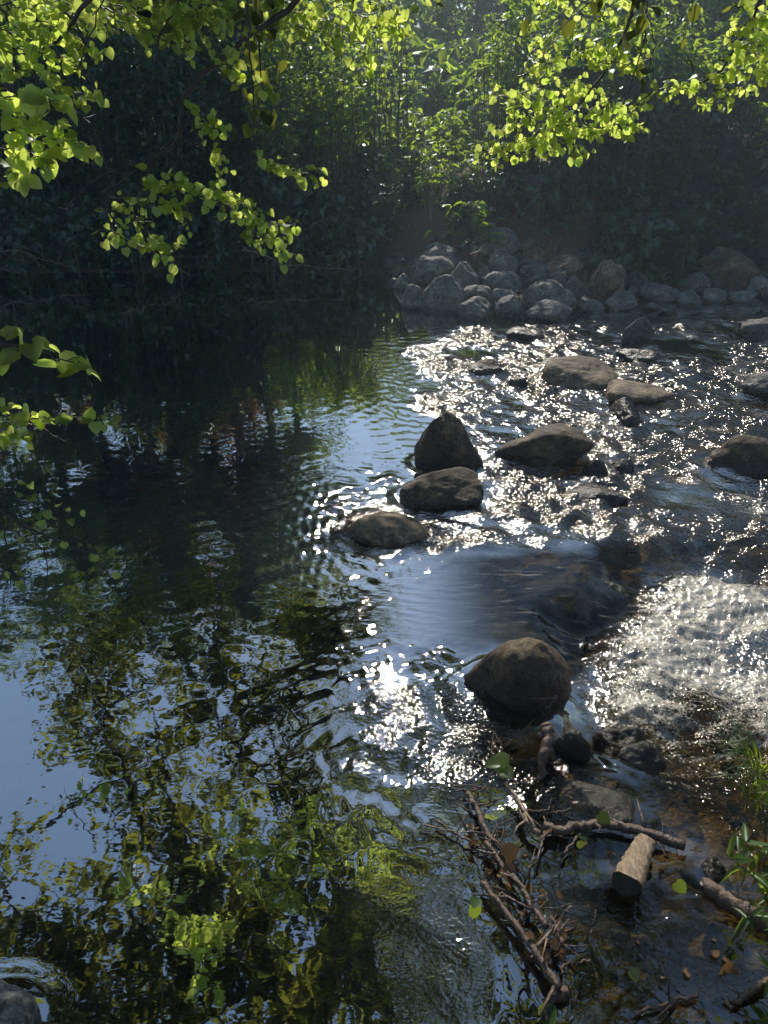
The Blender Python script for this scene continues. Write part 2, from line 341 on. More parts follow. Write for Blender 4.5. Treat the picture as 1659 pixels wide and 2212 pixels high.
pile = [
 ((380,125,590,260), 'large rounded grey boulder at the back of the heap', 'rock', {}),
 ((575,158,672,225), 'small moss-green stone right of the tall rear boulder', 'mossy', {}),
 ((165,180,300,245), 'dim boulder at the far left rear of the heap', 'rock', {}),
 ((125,197,338,300), 'long low boulder above the pale round ones at left of heap', 'rock', {}),
 ((115,243,308,372), 'broad smooth boulder on the left of the heap, cracked across', 'rock', {}),
 ((38,322,120,392), 'small stone at the far left foot of the heap', 'rock', {}),
 ((68,367,192,478), 'round dark boulder at the left waterline of the heap', 'rock', {}),
 ((262,267,410,382), 'pointed boulder with a sunlit tip in the heap', 'rock', dict(taper=.45)),
 ((448,232,582,332), 'blocky grey boulder in the middle of the heap', 'rock', {}),
 ((410,285,455,335), 'fist-sized stone wedged beside the pointed boulder', 'rock', {}),
 ((415,308,595,398), 'low boulder beneath the blocky one in mid heap', 'rock', {}),
 ((130,330,362,492), 'big slanting angular boulder at the front left of the heap', 'rock', dict(taper=.4, skew=.1, planes=7, sharp=14.)),
 ((330,366,480,470), 'rounded boulder behind the two front waterline stones', 'rock', {}),
 ((430,385,595,450), 'flat grey boulder left of the largest front boulder', 'rock', {}),
 ((315,423,468,522), 'front waterline boulder nearest the camera, rounded', 'rock', {}),
 ((470,415,602,517), 'front waterline boulder with a pale top beside the flat one', 'rock', dict(taper=.3)),
 ((592,350,834,490), 'largest front boulder of the heap, domed', 'rock', {}),
 ((598,435,812,523), 'flat oval boulder in front of the domed one', 'rock', {}),
 ((600,205,742,262), 'dim flat slab behind the heap', 'tan', {}),
 ((605,258,705,295), 'thin slab stone lying at mid rear of the heap', 'rock', {}),
 ((583,280,722,345), 'rounded stone under the thin slab', 'rock', {}),
 ((605,315,702,375), 'small tapered stone above the domed boulder', 'rock', dict(taper=.4)),
 ((700,240,862,342), 'dim brown boulder behind the dead twigs', 'tan', {}),
 ((865,265,1047,455), 'tall reddish-grey boulder right of the dead twigs', 'tan', dict(taper=.3)),
 ((950,392,1107,480), 'angular boulder at the waterline right of the tall one', 'rock', dict(taper=.35)),
 ((1025,295,1137,378), 'stone right behind the tall reddish boulder', 'rock', {}),
 ((1075,330,1168,395), 'dark egg-shaped stone in the right part of the heap', 'rock', {}),
 ((1120,290,1225,350), 'leaning stone with a pale edge at the right rear', 'rock', dict(taper=.4)),
 ((1045,375,1105,420), 'small stone tucked above the angular waterline boulder', 'rock', {}),
 ((1100,365,1267,445), 'long angular boulder right of the heap at the waterline', 'rock', dict(planes=7, sharp=14.)),
 ((1215,385,1278,440), 'small rounded stone against the long angular boulder', 'rock', {}),
 ((1115,440,1192,480), 'little stone standing in the water before the heap', 'rock', {}),
 ((1265,395,1378,462), 'dark pointed stone right along the waterline', 'rock', dict(taper=.4)),
 ((1260,310,1402,400), 'dim stone under the leafy shrubs at right', 'rock', {}),
 ((1370,385,1475,448), 'low dim stone at the right end of the waterline row', 'rock', {}),
 ((1350,215,1592,400), 'huge dim brown boulder under the overhanging leaves at right', 'brown', {}),
 ((700,300,790,380), 'grey stone half hidden by the dead twigs', 'rock', {}),
 ((780,330,880,440), 'stone in the shadow left of the tall reddish boulder', 'rock', {}),
 ((820,420,960,490), 'low stone at the waterline between domed and angular boulders', 'rock', {}),
 ((1140,290,1260,360), 'round dim stone under the shrub leaves', 'rock', {}),
 ((1480,390,1600,450), 'low grey stone in front of the huge brown boulder', 'rock', {}),
 ((1570,330,1680,420), 'dim stone right of the huge brown boulder', 'rock', {}),
 ((1630,370,1720,435), 'stone at the right edge of the photo by the far bank', 'rock', {}),
]
for i, (b_, lab, mt, kw) in enumerate(pile):
    rock(r1(*b_), lab, 'pile' if mt == 'rock' else mt, PG, **{'planes': 9, 'sharp': 13., **kw}, sub=4 if (b_[2]-b_[0]) < 130 else 5)
SG = 'boulders standing in the stream'
def rs_(b_, lab, mat='brown', z=-.03, **kw): rock(r1(*b_), lab, mat, SG, zfix=z, **kw)
rs_((1525,508,1720,600), 'grey boulder in dark water at the right edge, below the far bank', 'rock')
rs_((1025,500,1167,618), 'upright wedge-shaped grey boulder in the riffle', 'rock', planes=6, sharp=16., taper=.4, skew=.2, seed=31)
rs_((330,685,517,757), 'low brown dome stone at the head of the glitter', taper=.2)
rs_((675,680,835,722), 'flat pale stone just behind the big brown slab', 'rock')
rs_((690,688,1002,815), 'big flat brown boulder with a sunlit top in the riffle', 'tan', planes=8, seed=9, rough=.8)
rs_((540,765,622,812), 'small dark stone in the glitter below the low dome', 'wet')
rs_((950,783,1250,885), 'long flat slab half covered by running water', 'tan', planes=7, seed=40)
rs_((1545,738,1740,855), 'pale sunlit boulder cut by the right edge of the photo', 'pile', seed=3)  # paler grey material puts the sunlit look into this stone
rs_((1390,880,1545,928), 'dark low wet stone in the rapids at right', 'wet', -.08)
rs_((130,912,430,1170), 'tall triangular dark boulder at the lip of the pool', 'brown', 0., taper=.28, skew=-.06, sharp=5., seed=22, depth=.7, planes=16, rough=.8)
rs_((460,960,903,1142), 'long dark whale-backed boulder in the glitter', 'brown', -.02, seed=17, depth=.6, skew=.12)
rs_((1330,1000,1840,1225), 'broad dark boulder at the right edge amid the rapids', 'brown', -.1, taper=.35, seed=55, depth=.7)
rs_((60,1163,427,1325), 'flat-topped boulder with a bright wet top beside the sun glint', 'brown', 0., seed=28, depth=.7)
rs_((850,1120,988,1220), 'small peaked black stone above the round wet one', 'wet', -.06, taper=.5)
rs_((980,1122,1082,1195), 'small rough stone beside the peaked one', 'wet', -.06)
rs_((760,1210,1078,1335), 'round wet mossy boulder in the middle of the rapids', 'wet', -.06, seed=61)
rs_((1000,640,1182,705), 'low dark stone downstream of the wedge boulder', 'wet', -.05)
rs_((940,868,1147,985), 'submerged olive boulder under the smooth chute', 'wet', -.06, sink=.6)
rs_((525,552,690,602), 'flat submerged stone before the heap', 'wet', -.02)
S_ = 1/1.507
rock((1140*S_,1655*S_,1400*S_,1770*S_), 'low brown boulder with water sliding over it at the sun glint', 'tan', SG, 0., seed=73, depth=.8, planes=16, sharp=5., rough=.6)
rock((1508*S_,2050*S_,1862*S_,2335*S_), 'large rounded black boulder at the lip of the white water', 'brown', SG, -.02, seed=88, taper=.27, skew=.06, sharp=5., planes=22, rough=.7, depth=.85, sink=.15)
rock((1800*S_,2365*S_,1925*S_,2490*S_), 'smooth wet stone beside the upright log', 'wet', SG, -.05, seed=91)
rock((1940*S_,2350*S_,2115*S_,2470*S_), 'dark humped stone with water sheeting over it', 'wet', SG, -.08, seed=92)
rock((1770*S_,2555*S_,2120*S_,2715*S_), 'wide olive-brown boulder behind the bark log', 'wet', SG, -.02, seed=93, depth=.7)
rock((2000*S_,2420*S_,2170*S_,2530*S_), 'black jagged stone right of the upright log', 'wet', SG, -.08, seed=95)
rock((2252*S_,2800*S_,2375*S_,2890*S_), 'black lumpy stone near the right bank', 'wet', SG, -.02, seed=96)
rock((-150*S_,3215*S_,135*S_,3420*S_), 'pale grey boulder in the bottom left corner', 'dry', SG, 0., seed=97, depth=.8)

for bb, lab in (((945,1255,1130,1330), 'submerged olive boulder under the glassy lip, left one'), ((1110,1225,1290,1300), 'submerged olive boulder under the glassy lip, right one'),
                ((1010,1330,1180,1400), 'submerged dark boulder just upstream of the large black boulder'), ((1250,1210,1370,1290), 'submerged brown boulder at the right end of the glassy lip')):
    rock(bb, lab, 'mossy', SG, -.10, sink=.5, planes=14, sharp=6.)
    o_ = [o for o in col.objects][-1]; o_.location.z = -.07 - ROCKS[-1][5]; ROCKS[-1] = ROCKS[-1][:4]+(o_.location.z, ROCKS[-1][5])
# ------------------------------------------------------------------ water
P1 = world_poly([(1300,1130),(1500,1060),(1900,1035),(2700,1030),(3000,1500),(3000,2750),(2350,2740),(2150,2650),(2100,2500),(1900,2400),(1830,2140),(1900,2000),(2060,1850),(1850,1800),(1600,1800),(1250,1810),(1080,1780),(1040,1620),(1250,1560),(1480,1440),(1330,1330),(1350,1210)])
P2 = world_poly([(1120,2300),(1280,2200),(1500,2230),(1700,2350),(1900,2450),(2080,2720),(1750,2700),(1480,2600),(1250,2480)])
PF = world_poly([(1870,2010),(2090,1800),(2300,1760),(2500,1800),(2900,1950),(2900,2600),(2500,2550),(2150,2430),(1880,2380),(1840,2130)])
PS = world_poly([(1380,1850),(2000,1830),(2020,1880),(1850,2040),(1800,2080),(1600,2030),(1380,2080),(1240,2000)])   # smooth chute
nr, na = 760, 980
rad = np.concatenate([[.5], np.geomspace(.9, 19, nr)]); ang = np.linspace(-R(66), R(58), na)
RR, AA = np.meshgrid(rad, ang, indexing='ij'); WX = RR*np.sin(AA); WY = RR*np.cos(AA)
wob = .10*vn[0](WX*3, WY*3)+.05*vn[1](WX*9, WY*9)
d1 = sdpoly(WX, WY, P1)+wob; d2 = sdpoly(WX, WY, P2)+wob; dF = sdpoly(WX, WY, PF)+wob*1.3; dS = sdpoly(WX, WY, PS)
turb = np.maximum(sst(-.12, .3, d1), .7*sst(-.15, .3, d2))
patch = .60+.22*sst(1.2, 2.6, WX)+1.35*(vn[2](WX*1.7, WY*1.7)+.6*vn[3](WX*4.3, WY*4.3))
turb = turb*np.clip(patch, .10, 1.)*(1-.55*sst(11.2, 9.5, 0*WY+9.5)*0)
turb = np.maximum(turb, .60*sst(-.1, .35, dF))
P3 = world_poly([(2150,2350),(2700,2350),(2900,2900),(2500,2900),(2250,2780),(2120,2680)]); P4 = world_poly([(1500,2600),(2000,2700),(2500,2900),(2700,3400),(1500,3400),(1250,3000)])
d3 = sdpoly(WX, WY, P3)+wob; d4 = sdpoly(WX, WY, P4)+wob
turb = np.maximum(turb, .62*sst(-.1, .2, d3)*np.clip(.6+1.3*vn[4](WX*3.3, WY*3.3), .1, 1)); turb = np.maximum(turb, .20*sst(-.2, .3, d4)*np.clip(.2+3.0*vn[5](WX*4.3, WY*4.3), 0, 1))
foam = sst(-.05, .35, dF)*np.clip(.98+1.2*vn[4](WX*2.3, WY*2.3), 0, 1)
foam = np.maximum(foam, .8*sst(-.1, .2, d3)*np.clip(.55+1.8*vn[6](WX*3.1, WY*3.1), 0, 1))
foam = np.maximum(foam, .62*sst(.2, .7, turb)*np.clip(.25+2.2*vn[5](WX*3.1, WY*4.1), 0, 1))
level = -.17*sst(-.25, .15, dF)+.10*sst(0, .45, dF)*sst(1.3, .5, dF) - .03*sst(0, 1.2, d1)
# medium ripples over the nearer pool, calmer at far left and near the camera
calm = .008 + .018*sst(1.6, 4.8, WY)*sst(-4., -.6, WX)*sst(9., 5.5, WY)
calm = calm + .12*np.exp(-((d1+.1)/.3)**2) + .10*np.exp(-((d2+.1)/.25)**2)
calm = calm + .05*sst(.2, .9, WX)*sst(3.2, 2.0, WY)
h = np.zeros_like(WX)
for (u_, v_, sg, am) in ((745, 1085, .20, .55), (735, 1150, .16, .6), (845, 1035, .14, .5), (935, 1435, .13, .5), (795, 1640, .10, .45), (900, 1615, .10, .5), (895, 1665, .07, .5)):
    q_ = onz(u_, v_); gg = np.exp(-((WX-q_[0])**2+((WY-q_[1])*.8)**2)/sg**2); calm = calm+am*.75*gg; turb = np.maximum(turb, .30*gg)
g = np.random.default_rng(3)
wx = WX + .16*vn[6](WX*1.6, WY*1.6)+.05*vn[1](WX*5, WY*5); wy = WY + .16*vn[7](WX*1.6, WY*1.6)+.05*vn[2](WX*5, WY*5)
for k in range(26):       # pool: long gentle waves, crests mostly across the view
    lam = g.uniform(.04, .20); th = g.normal(math.pi/2, 1.0); a = .0026*lam/.2
    h += calm*a*2.2*np.sin(2*math.pi/lam*(wx*math.cos(th)+wy*math.sin(th))+g.uniform(0, 6.28)+4*vn[k % 8](WX*.9+k, WY*1.4))*(.6+1.2*vn[(k+3) % 8](WX*.8-k, WY*1.1))
for k in range(40):       # rapids: short steep waves
    lam = g.uniform(.07, .36); th = g.uniform(0, math.pi); a = .012*lam
    h += turb*a*np.sin(2*math.pi/lam*(wx*math.cos(th)+wy*math.sin(th))+g.uniform(0, 6.28)+3*vn[k % 8](WX*1.3+k, WY*1.3))
rgh = 0
for s_, a in ((9, .035), (23, .026), (47, .016)):
    rgh = rgh + a*(1-2*np.abs(vn[int(s_) % 8](wx*s_+3, wy*s_*1.3+5))*2)
h += foam*sst(-.02, .3, dF)*rgh*.35
# wakes and rings round the stones that stand in it
for (cx, cy, hx, hy, cz, hz) in ROCKS[len(pile):-4]:
    e = np.sqrt(((WX-cx)/(hx+.02))**2+((WY-cy)/(hy+.02))**2); dd = np.maximum(e-1, 0)*min(hx, .35)
    up = .5+.5*np.clip(-(WX-cx)/(np.abs(WX-cx)+np.abs(WY-cy)+.01)+.3, -1, 1)
    m_ = (dd < 1.0)
    h += np.where(m_&(cy>1.6), .0022*np.exp(-dd/.14)*(.5+1.4*vn[4](WX*5, WY*5))*np.sin(dd*2*math.pi/.06+9*vn[1](WX*2.6, WY*2.6))*(.35+.65*up)*(1-.7*turb), 0)
    h += np.where(m_, .018*np.exp(-(dd/.05)**2)*up*(1 if cy < 9 else .3), 0)
sm = sst(-.28, .3, dS+wob*1.5)
h *= (1-.5*sm); turb *= (1-.93*sm); foam *= (1-sm)
# streaks in the smooth chute bending toward the drop
for lam, a, k_ in ((.045, .00045, 1.), (.028, .00028, -1.), (.075, .0008, .6)):
    h += sm*a*np.sin((WY+.3*k_*np.sin(WX*2.2+k_)+.16*WX**2+.10*vn[3](WX*2.5, WY*2.5))*2*math.pi/lam+5*vn[5](WX*3, WY*5))*(.4+2*np.abs(vn[1](WX*3+k_, WY*4)))
h += sm*.0004*np.sin((WY*1.0+.25*np.sin(WX*3)+.5*WX**2*.3)*2*math.pi/.06+9*vn[2](WX*2, WY*4))*(.6+1.6*vn[3](WX*4, WY*6))
# far water under the trees
fade = sst(13.5, 10.5, WY); turb *= (.35+.65*fade)
WZ = level + h
clear = np.maximum(sst(-.38, -.05, dS+wob)*sst(.1, .75, WX), sst(.2, .8, WX)*sst(3.3, 2.7, WY)*.8)
GZ = ground_z(WX, WY)
for (cx, cy, hx, hy, cz, hz) in ROCKS[len(pile):]:
    e2 = ((WX-cx)/hx)**2+((WY-cy)/hy)**2; GZ = np.where(e2 < 1, np.maximum(GZ, cz+hz*np.sqrt(np.maximum(1-e2, 0))*.9), GZ)
depth = np.clip(level-GZ, 0.0, 3)
m, nt = newmat('stream_water'); L = nt.links.new
geo = N(nt, 'ShaderNodeNewGeometry'); at = N(nt, 'ShaderNodeAttribute', attribute_name='turb'); af = N(nt, 'ShaderNodeAttribute', attribute_name='foam'); ad = N(nt, 'ShaderNodeAttribute', attribute_name='depth'); as_ = N(nt, 'ShaderNodeAttribute', attribute_name='sheet')
def mth(op, a, b=None, c=None):
    n = N(nt, 'ShaderNodeMath', operation=op)
    for i, x in enumerate((a, b, c)):
        if x is None: continue
        if isinstance(x, (int, float)): n.inputs[i].default_value = x
        else: L(x, n.inputs[i])
    return n.outputs[0]
def wnoise(scale, det, st=(1, 1, 1), rough=.55):
    mp = N(nt, 'ShaderNodeMapping'); mp.inputs['Scale'].default_value = st; L(geo.outputs['Position'], mp.inputs[0])
    n = N(nt, 'ShaderNodeTexNoise', i_Scale=scale, i_Detail=det, i_Roughness=rough); L(mp.outputs[0], n.inputs['Vector']); return n.outputs[0]
nA = wnoise(9., 2., (.7, 1.5, 1)); nB = wnoise(38., 1., (1, 1.3, 1)); nC = wnoise(88., 0., (1, 1.1, 1)); nD = wnoise(20., 1., (1, 1.2, 1))
sw = N(nt, 'ShaderNodeSeparateXYZ'); L(geo.outputs['Position'], sw.inputs[0])
fw_ = N(nt, 'ShaderNodeMapRange'); L(sw.outputs[1], fw_.inputs[0]); fw_.inputs[1].default_value = 3.5; fw_.inputs[2].default_value = 8.
tu = at.outputs['Fac']
hA = mth('MULTIPLY', nA, mth('MULTIPLY_ADD', tu, .012, .0003))
hB = mth('MULTIPLY', nB, mth('MULTIPLY', mth('MULTIPLY_ADD', tu, .017, .00004), mth('MULTIPLY_ADD', fw_.outputs[0], -.7, 1.)))
hD = mth('MULTIPLY', nD, mth('MULTIPLY', mth('MULTIPLY', tu, .034), fw_.outputs[0]))
hC = mth('MULTIPLY', nC, mth('MULTIPLY', mth('MULTIPLY', tu, .0040), mth('MULTIPLY_ADD', fw_.outputs[0], -.9, 1.)))
nS = wnoise(20., 1., (.5, 2., 1))
hs = mth('ADD', mth('ADD', mth('ADD', hA, hB), mth('ADD', hC, hD)), mth('MULTIPLY', nS, mth('MULTIPLY', as_.outputs['Fac'], .0024)))
b = N(nt, 'ShaderNodeBump', i_Strength=1., i_Distance=1.); L(hs, b.inputs['Height'])
ac = N(nt, 'ShaderNodeAttribute', attribute_name='clear'); fr = N(nt, 'ShaderNodeFresnel', i_IOR=1.36); L(b.outputs[0], fr.inputs[1])
fac = mth('MINIMUM', mth('ADD', mth('MULTIPLY', fr.outputs[0], mth('MULTIPLY_ADD', ac.outputs['Fac'], -.5, 1.25)), mth('MAXIMUM', mth('MULTIPLY_ADD', ac.outputs['Fac'], -.43, mth('MULTIPLY_ADD', tu, -.36, .45)), .0)), 1.)
G = N(nt, 'ShaderNodeBsdfGlossy'); L(b.outputs[0], G.inputs['Normal']); L(mth('MULTIPLY_ADD', mth('MULTIPLY', tu, mth('MULTIPLY_ADD', as_.outputs['Fac'], -.85, 1.)), .105, .016), G.inputs['Roughness'])
nG = N(nt, 'ShaderNodeTexNoise', i_Scale=70.); L(geo.outputs['Position'], nG.inputs['Vector'])
gh = N(nt, 'ShaderNodeHueSaturation', i_Saturation=.55); L(nG.outputs['Color'], gh.inputs['Color']); gh.inputs['Value'].default_value = 1.4
gw = N(nt, 'ShaderNodeMix', data_type='RGBA', blend_type='MULTIPLY'); gw.inputs[0].default_value = 1; L(gh.outputs[0], gw.inputs[6]); gw.inputs[7].default_value = (1.05, .94, .80, 1)
gm = N(nt, 'ShaderNodeMix', data_type='RGBA'); L(mth('MINIMUM', mth('MULTIPLY', tu, 1.1), .8), gm.inputs[0]); gm.inputs[6].default_value = (1, 1, 1, 1); L(gw.outputs[2], gm.inputs[7]); L(gm.outputs[2], G.inputs[0])  # painted glint colour: random hues and warmth tint reflections in the rapids
# tint by depth
tr = ramp(nt, mth('MULTIPLY', ad.outputs['Fac'], .95), [(0, (.92, .9, .8)), (.25, (.55, .46, .25)), (.6, (.22, .19, .085)), (1., (.13, .10, .05))])
T = N(nt, 'ShaderNodeBsdfTransparent'); L(tr.outputs[0], T.inputs[0])
mx = N(nt, 'ShaderNodeMixShader'); L(fac, mx.inputs[0]); L(T.outputs[0], mx.inputs[1]); L(G.outputs[0], mx.inputs[2])
# foam
nF = wnoise(70., 4., (1, 1, 1), .7)
nF2 = wnoise(9., 6., (.7, 2., 1), .7); vF = N(nt, 'ShaderNodeTexVoronoi', i_Scale=75.); L(geo.outputs['Position'], vF.inputs['Vector'])
ff = N(nt, 'ShaderNodeMapRange'); L(mth('ADD', mth('MULTIPLY_ADD', nF2, .9, mth('MULTIPLY', nF, .45)), mth('MULTIPLY_ADD', af.outputs['Fac'], .42, mth('MULTIPLY', vF.outputs['Distance'], -.28))), ff.inputs[0]); ff.inputs[1].default_value = .78; ff.inputs[2].default_value = 1.02; ff.inputs[4].default_value = .8
bf = N(nt, 'ShaderNodeBump', i_Strength=.6, i_Distance=.004); L(mth('ADD', nF, mth('MULTIPLY', vF.outputs['Distance'], -1.2)), bf.inputs['Height'])
FD = N(nt, 'ShaderNodeBsdfPrincipled', i_Roughness=.42); FD.inputs['Base Color'].default_value = (.92, .86, .72, 1); L(bf.outputs[0], FD.inputs['Normal'])
FD.inputs['Subsurface Weight'].default_value = 0.
FT = N(nt, 'ShaderNodeBsdfTranslucent'); FT.inputs[0].default_value = (.92, .86, .72, 1); L(bf.outputs[0], FT.inputs[1])
fm = N(nt, 'ShaderNodeMixShader', i_0=.35); L(FD.outputs[0], fm.inputs[1]); L(FT.outputs[0], fm.inputs[2])
nT = N(nt, 'ShaderNodeTexNoise', i_Scale=13., i_Detail=3., i_Distortion=.6); mT = N(nt, 'ShaderNodeMapping'); mT.inputs['Scale'].default_value = (.28, 2.6, 1); mT.inputs['Rotation'].default_value = (0, 0, .35); L(geo.outputs['Position'], mT.inputs[0]); L(mT.outputs[0], nT.inputs['Vector'])
sT = N(nt, 'ShaderNodeMapRange'); L(nT.outputs[0], sT.inputs[0]); sT.inputs[1].default_value = .60; sT.inputs[2].default_value = .76; sT.inputs[4].default_value = .30
ffs = mth('MAXIMUM', ff.outputs[0], mth('MULTIPLY', sT.outputs[0], as_.outputs['Fac']))
m2 = N(nt, 'ShaderNodeMixShader'); L(ffs, m2.inputs[0]); L(mx.outputs[0], m2.inputs[1]); L(fm.outputs[0], m2.inputs[2])
o = N(nt, 'ShaderNodeOutputMaterial'); L(m2.outputs[0], o.inputs[0])
water = make('water', np.stack([WX.ravel(), WY.ravel(), WZ.ravel()], 1), [gridfaces(nr+1, na)[:, ::-1]], m, attrs={'turb': turb.ravel(), 'foam': foam.ravel(), 'depth': depth.ravel(), 'clear': clear.ravel(), 'sheet': sst(-.3, .1, dS+wob).ravel()})
tag(water, kind='structure')
if water.data.polygons[0].normal.z < 0: water.data.flip_normals()

# ------------------------------------------------------------------ knotweed stand on the far bank
def clump_meshes(seed, hgt, nst=15, spread=.55, leafn=16, bare=.35, leafsize=.13, mat='knot'):
    r = np.random.default_rng(seed); st = MB(); fo = MB(); P = []; Yd = []; Nn = []; S = []
    for i in range(nst):
        a = r.uniform(0, 6.28); b0 = np.array([math.cos(a), math.sin(a), 0])*r.uniform(0, spread*.7)
        H = hgt*r.uniform(.72, 1.08); a2 = r.uniform(0, 6.28); lean = np.array([math.cos(a2), math.sin(a2), 0])*r.uniform(.1, .55)*hgt/3
        pts = np.array([b0+np.array([0, 0, -.15])+lean*(t**2)+np.array([0, 0, (H+.15)*(t-.12*t**3)]) for t in np.linspace(0, 1, 8)])
        st.tube(pts, np.linspace(.016, .004, 8), 4, cap=False)
        nodes = np.linspace(bare, 1., leafn)
        for t in nodes:
            k = min(int(t*7), 6); f_ = t*7-k; p0 = pts[k]*(1-f_)+pts[k+1]*f_
            a3 = r.uniform(0, 6.28); L_ = r.uniform(.25, .6)*(1.25-t)
            dr = np.array([math.cos(a3), math.sin(a3), r.uniform(-.1, .25)])
            p1 = p0+dr*L_
            if r.random() < .5: st.tube([p0, (p0+p1)/2+np.array([0, 0, .03]), p1], [.004, .003, .0015], 3, cap=False)
            m_ = r.integers(3, 6)
            for q in np.linspace(.25, 1, m_):
                P.append(p0+dr*L_*q); yy = dr+r.normal(0, .6, 3); yy[2] = -abs(r.normal(.25, .25)); Yd.append(yy)
                Nn.append(np.array([0, 0, 1])+r.normal(0, .38, 3)); S.append(leafsize*r.uniform(.6, 1.25))
    leaves(fo, P, Yd, Nn, np.array(S), (OV_V, OV_T)); return st, fo
def proto(name, st, fo, matl):
    e = bpy.data.objects.new(name, None)
    a = st.build('stem', M['stem']); b_ = fo.build('foliage', M[matl]); col.objects.unlink(a); col.objects.unlink(b_)
    return a, b_
def put(name, pr, loc, rz, sc, label, cat, group, tilt=0):
    e = empty(name, loc, label, cat, group); e.rotation_euler = (tilt, 0, rz); e.scale = (sc, sc, sc)
    for q in pr:
        c = q.copy(); col.objects.link(c); c.parent = e
    return e
KN = [proto('k', *clump_meshes(200+i, 2.9), 'knot') for i in range(4)]
KGAP = proto('k', *clump_meshes(226, 3.3, 26, .9, 6, .68, .11), 'knot')
KNB = [proto('k', *clump_meshes(220+i, 2.9, 22, .6, 9, .55, .12), 'knot') for i in range(2)]   # bare-stemmed
KND = [proto('k', *clump_meshes(260+i, 2.9, 17, .55, 15, .2), 'darkleaf') for i in range(2)]  # dark-leaved copies: shade of the bank put into the leaf colour
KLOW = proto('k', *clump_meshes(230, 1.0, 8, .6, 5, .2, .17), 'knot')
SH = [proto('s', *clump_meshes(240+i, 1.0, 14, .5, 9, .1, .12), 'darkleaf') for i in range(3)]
def gz(x, y): return float(ground_z(x, y))
rr = random.Random(5)
rows = [(9.2, 1.9, 'sixth'), (11., 2., 'rearmost'), (2.0, 1.15, 'first'), (2.9, 1.1, 'second'), (4.1, 1.15, 'third'), (5.6, 1.4, 'fourth'), (7.4, 1.7, 'fifth')]
for ri, (dy, sp, nm_) in enumerate(rows[2:]+rows[:2]):
    x = -13.5 - .3*ri
    while x < 12.5+.3*ri:
        x += sp*rr.uniform(.75, 1.2); y = far_edge(np.array(x)) + dy + rr.uniform(-.35, .35) + (.9 if 0 < x < 7 and ri < 2 else 0)
        y = float(y); gap = (-2.8 < x < 2.6)
        if (-.5 < x < 2.4 and ri >= 2) or (-1.9 < x < 3.3 and ri >= 4): continue
        if -.1 < x < 2.5 and ri == 0 and rr.random() < .6: continue
        if .15 < x < 1.7 and ri == 1: continue            # the sunny gap
        pr = KGAP if .0 < x < 2.3 and ri < 2 else KNB[rr.randrange(2)] if gap and ri < 3 else KN[rr.randrange(4)]
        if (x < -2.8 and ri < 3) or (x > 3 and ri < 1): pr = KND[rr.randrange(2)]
        side = 'left of' if x < -2.8 else ('right of' if x > 2.6 else 'around')
        put('knotweed_clump', pr, (x, y, gz(x, y)-.05), rr.uniform(0, 6.28), rr.uniform(.8, 1.08)*(1, 1, 1.05, 1.2, 1.35, 1.6, 1.9)[ri],
            f'tall leafy knotweed clump in the {nm_} row back, {side} the sunny gap', 'shrub', f'knotweed {nm_} row {side} gap')
for i in range(40):
    x = rr.uniform(-2.6, 4.2); y = rr.uniform(19.5, 30)
    put('knotweed_sapling', KLOW, (x, y, gz(x, y)-.05), rr.uniform(0, 6.28), rr.uniform(.7, 1.5)*(1+.12*(y-18)), 'low sunlit knotweed growing in the clearing behind the stems', 'shrub', 'sunlit plants in the clearing')
for i in range(8):
    x = -.3+.33*i; y = 17.6+rr.uniform(0, 1.6)
    put('knotweed_sapling', KLOW, (x, y, gz(x, y)-.05), rr.uniform(0, 6.28), rr.uniform(.7, 1.05), 'low sunlit knotweed growing in the clearing behind the stems', 'shrub', 'sunlit plants in the clearing')
for i in range(9):
    x = .05+.24*i; y = float(far_edge(np.array(x)))+1.9+rr.uniform(0, 2.2)
    put('knotweed_sapling', KLOW, (x, y, gz(x, y)-.05), rr.uniform(0, 6.28), rr.uniform(.6, .95), 'small yellow-green knotweed shoot on the sunlit slope above the heap', 'shrub', 'shoots on the slope above the heap')
for i in range(9):
    x = -4.5+1.3*i; y = 30+(i*5 % 4)
    put('knotweed_clump', KN[i % 4], (x, y, gz(x, y)-.05), i*1.3, 1.7, 'big knotweed clump far behind the clearing', 'shrub', 'knotweed clumps behind the clearing')
# low dark shrubs that lean over the water
for ri in range(4):
    x = -12.
    while x < 9:
        x += rr.uniform(.7, 1.1)
        if .2 < x < 3.4 and ri == 0: continue
        if .1 < x < 1.9 and ri >= 2: continue
        if x < 1.9 and ri == 3: continue
        y = float(far_edge(np.array(x)))+.35+ri*.75+(1.6 if .2 < x < 3.4 else 0) + (.5 if x > 3.4 else 0)
        side = 'left of the boulder heap' if x < .3 else ('behind the boulder heap' if x < 3.4 else 'right of the boulder heap')
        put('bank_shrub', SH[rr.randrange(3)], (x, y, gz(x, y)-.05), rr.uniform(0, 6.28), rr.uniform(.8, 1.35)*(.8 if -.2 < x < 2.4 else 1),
            f'low shaded leafy shrub on the far bank slope, {side}', 'shrub', f'low bank shrubs {side}')

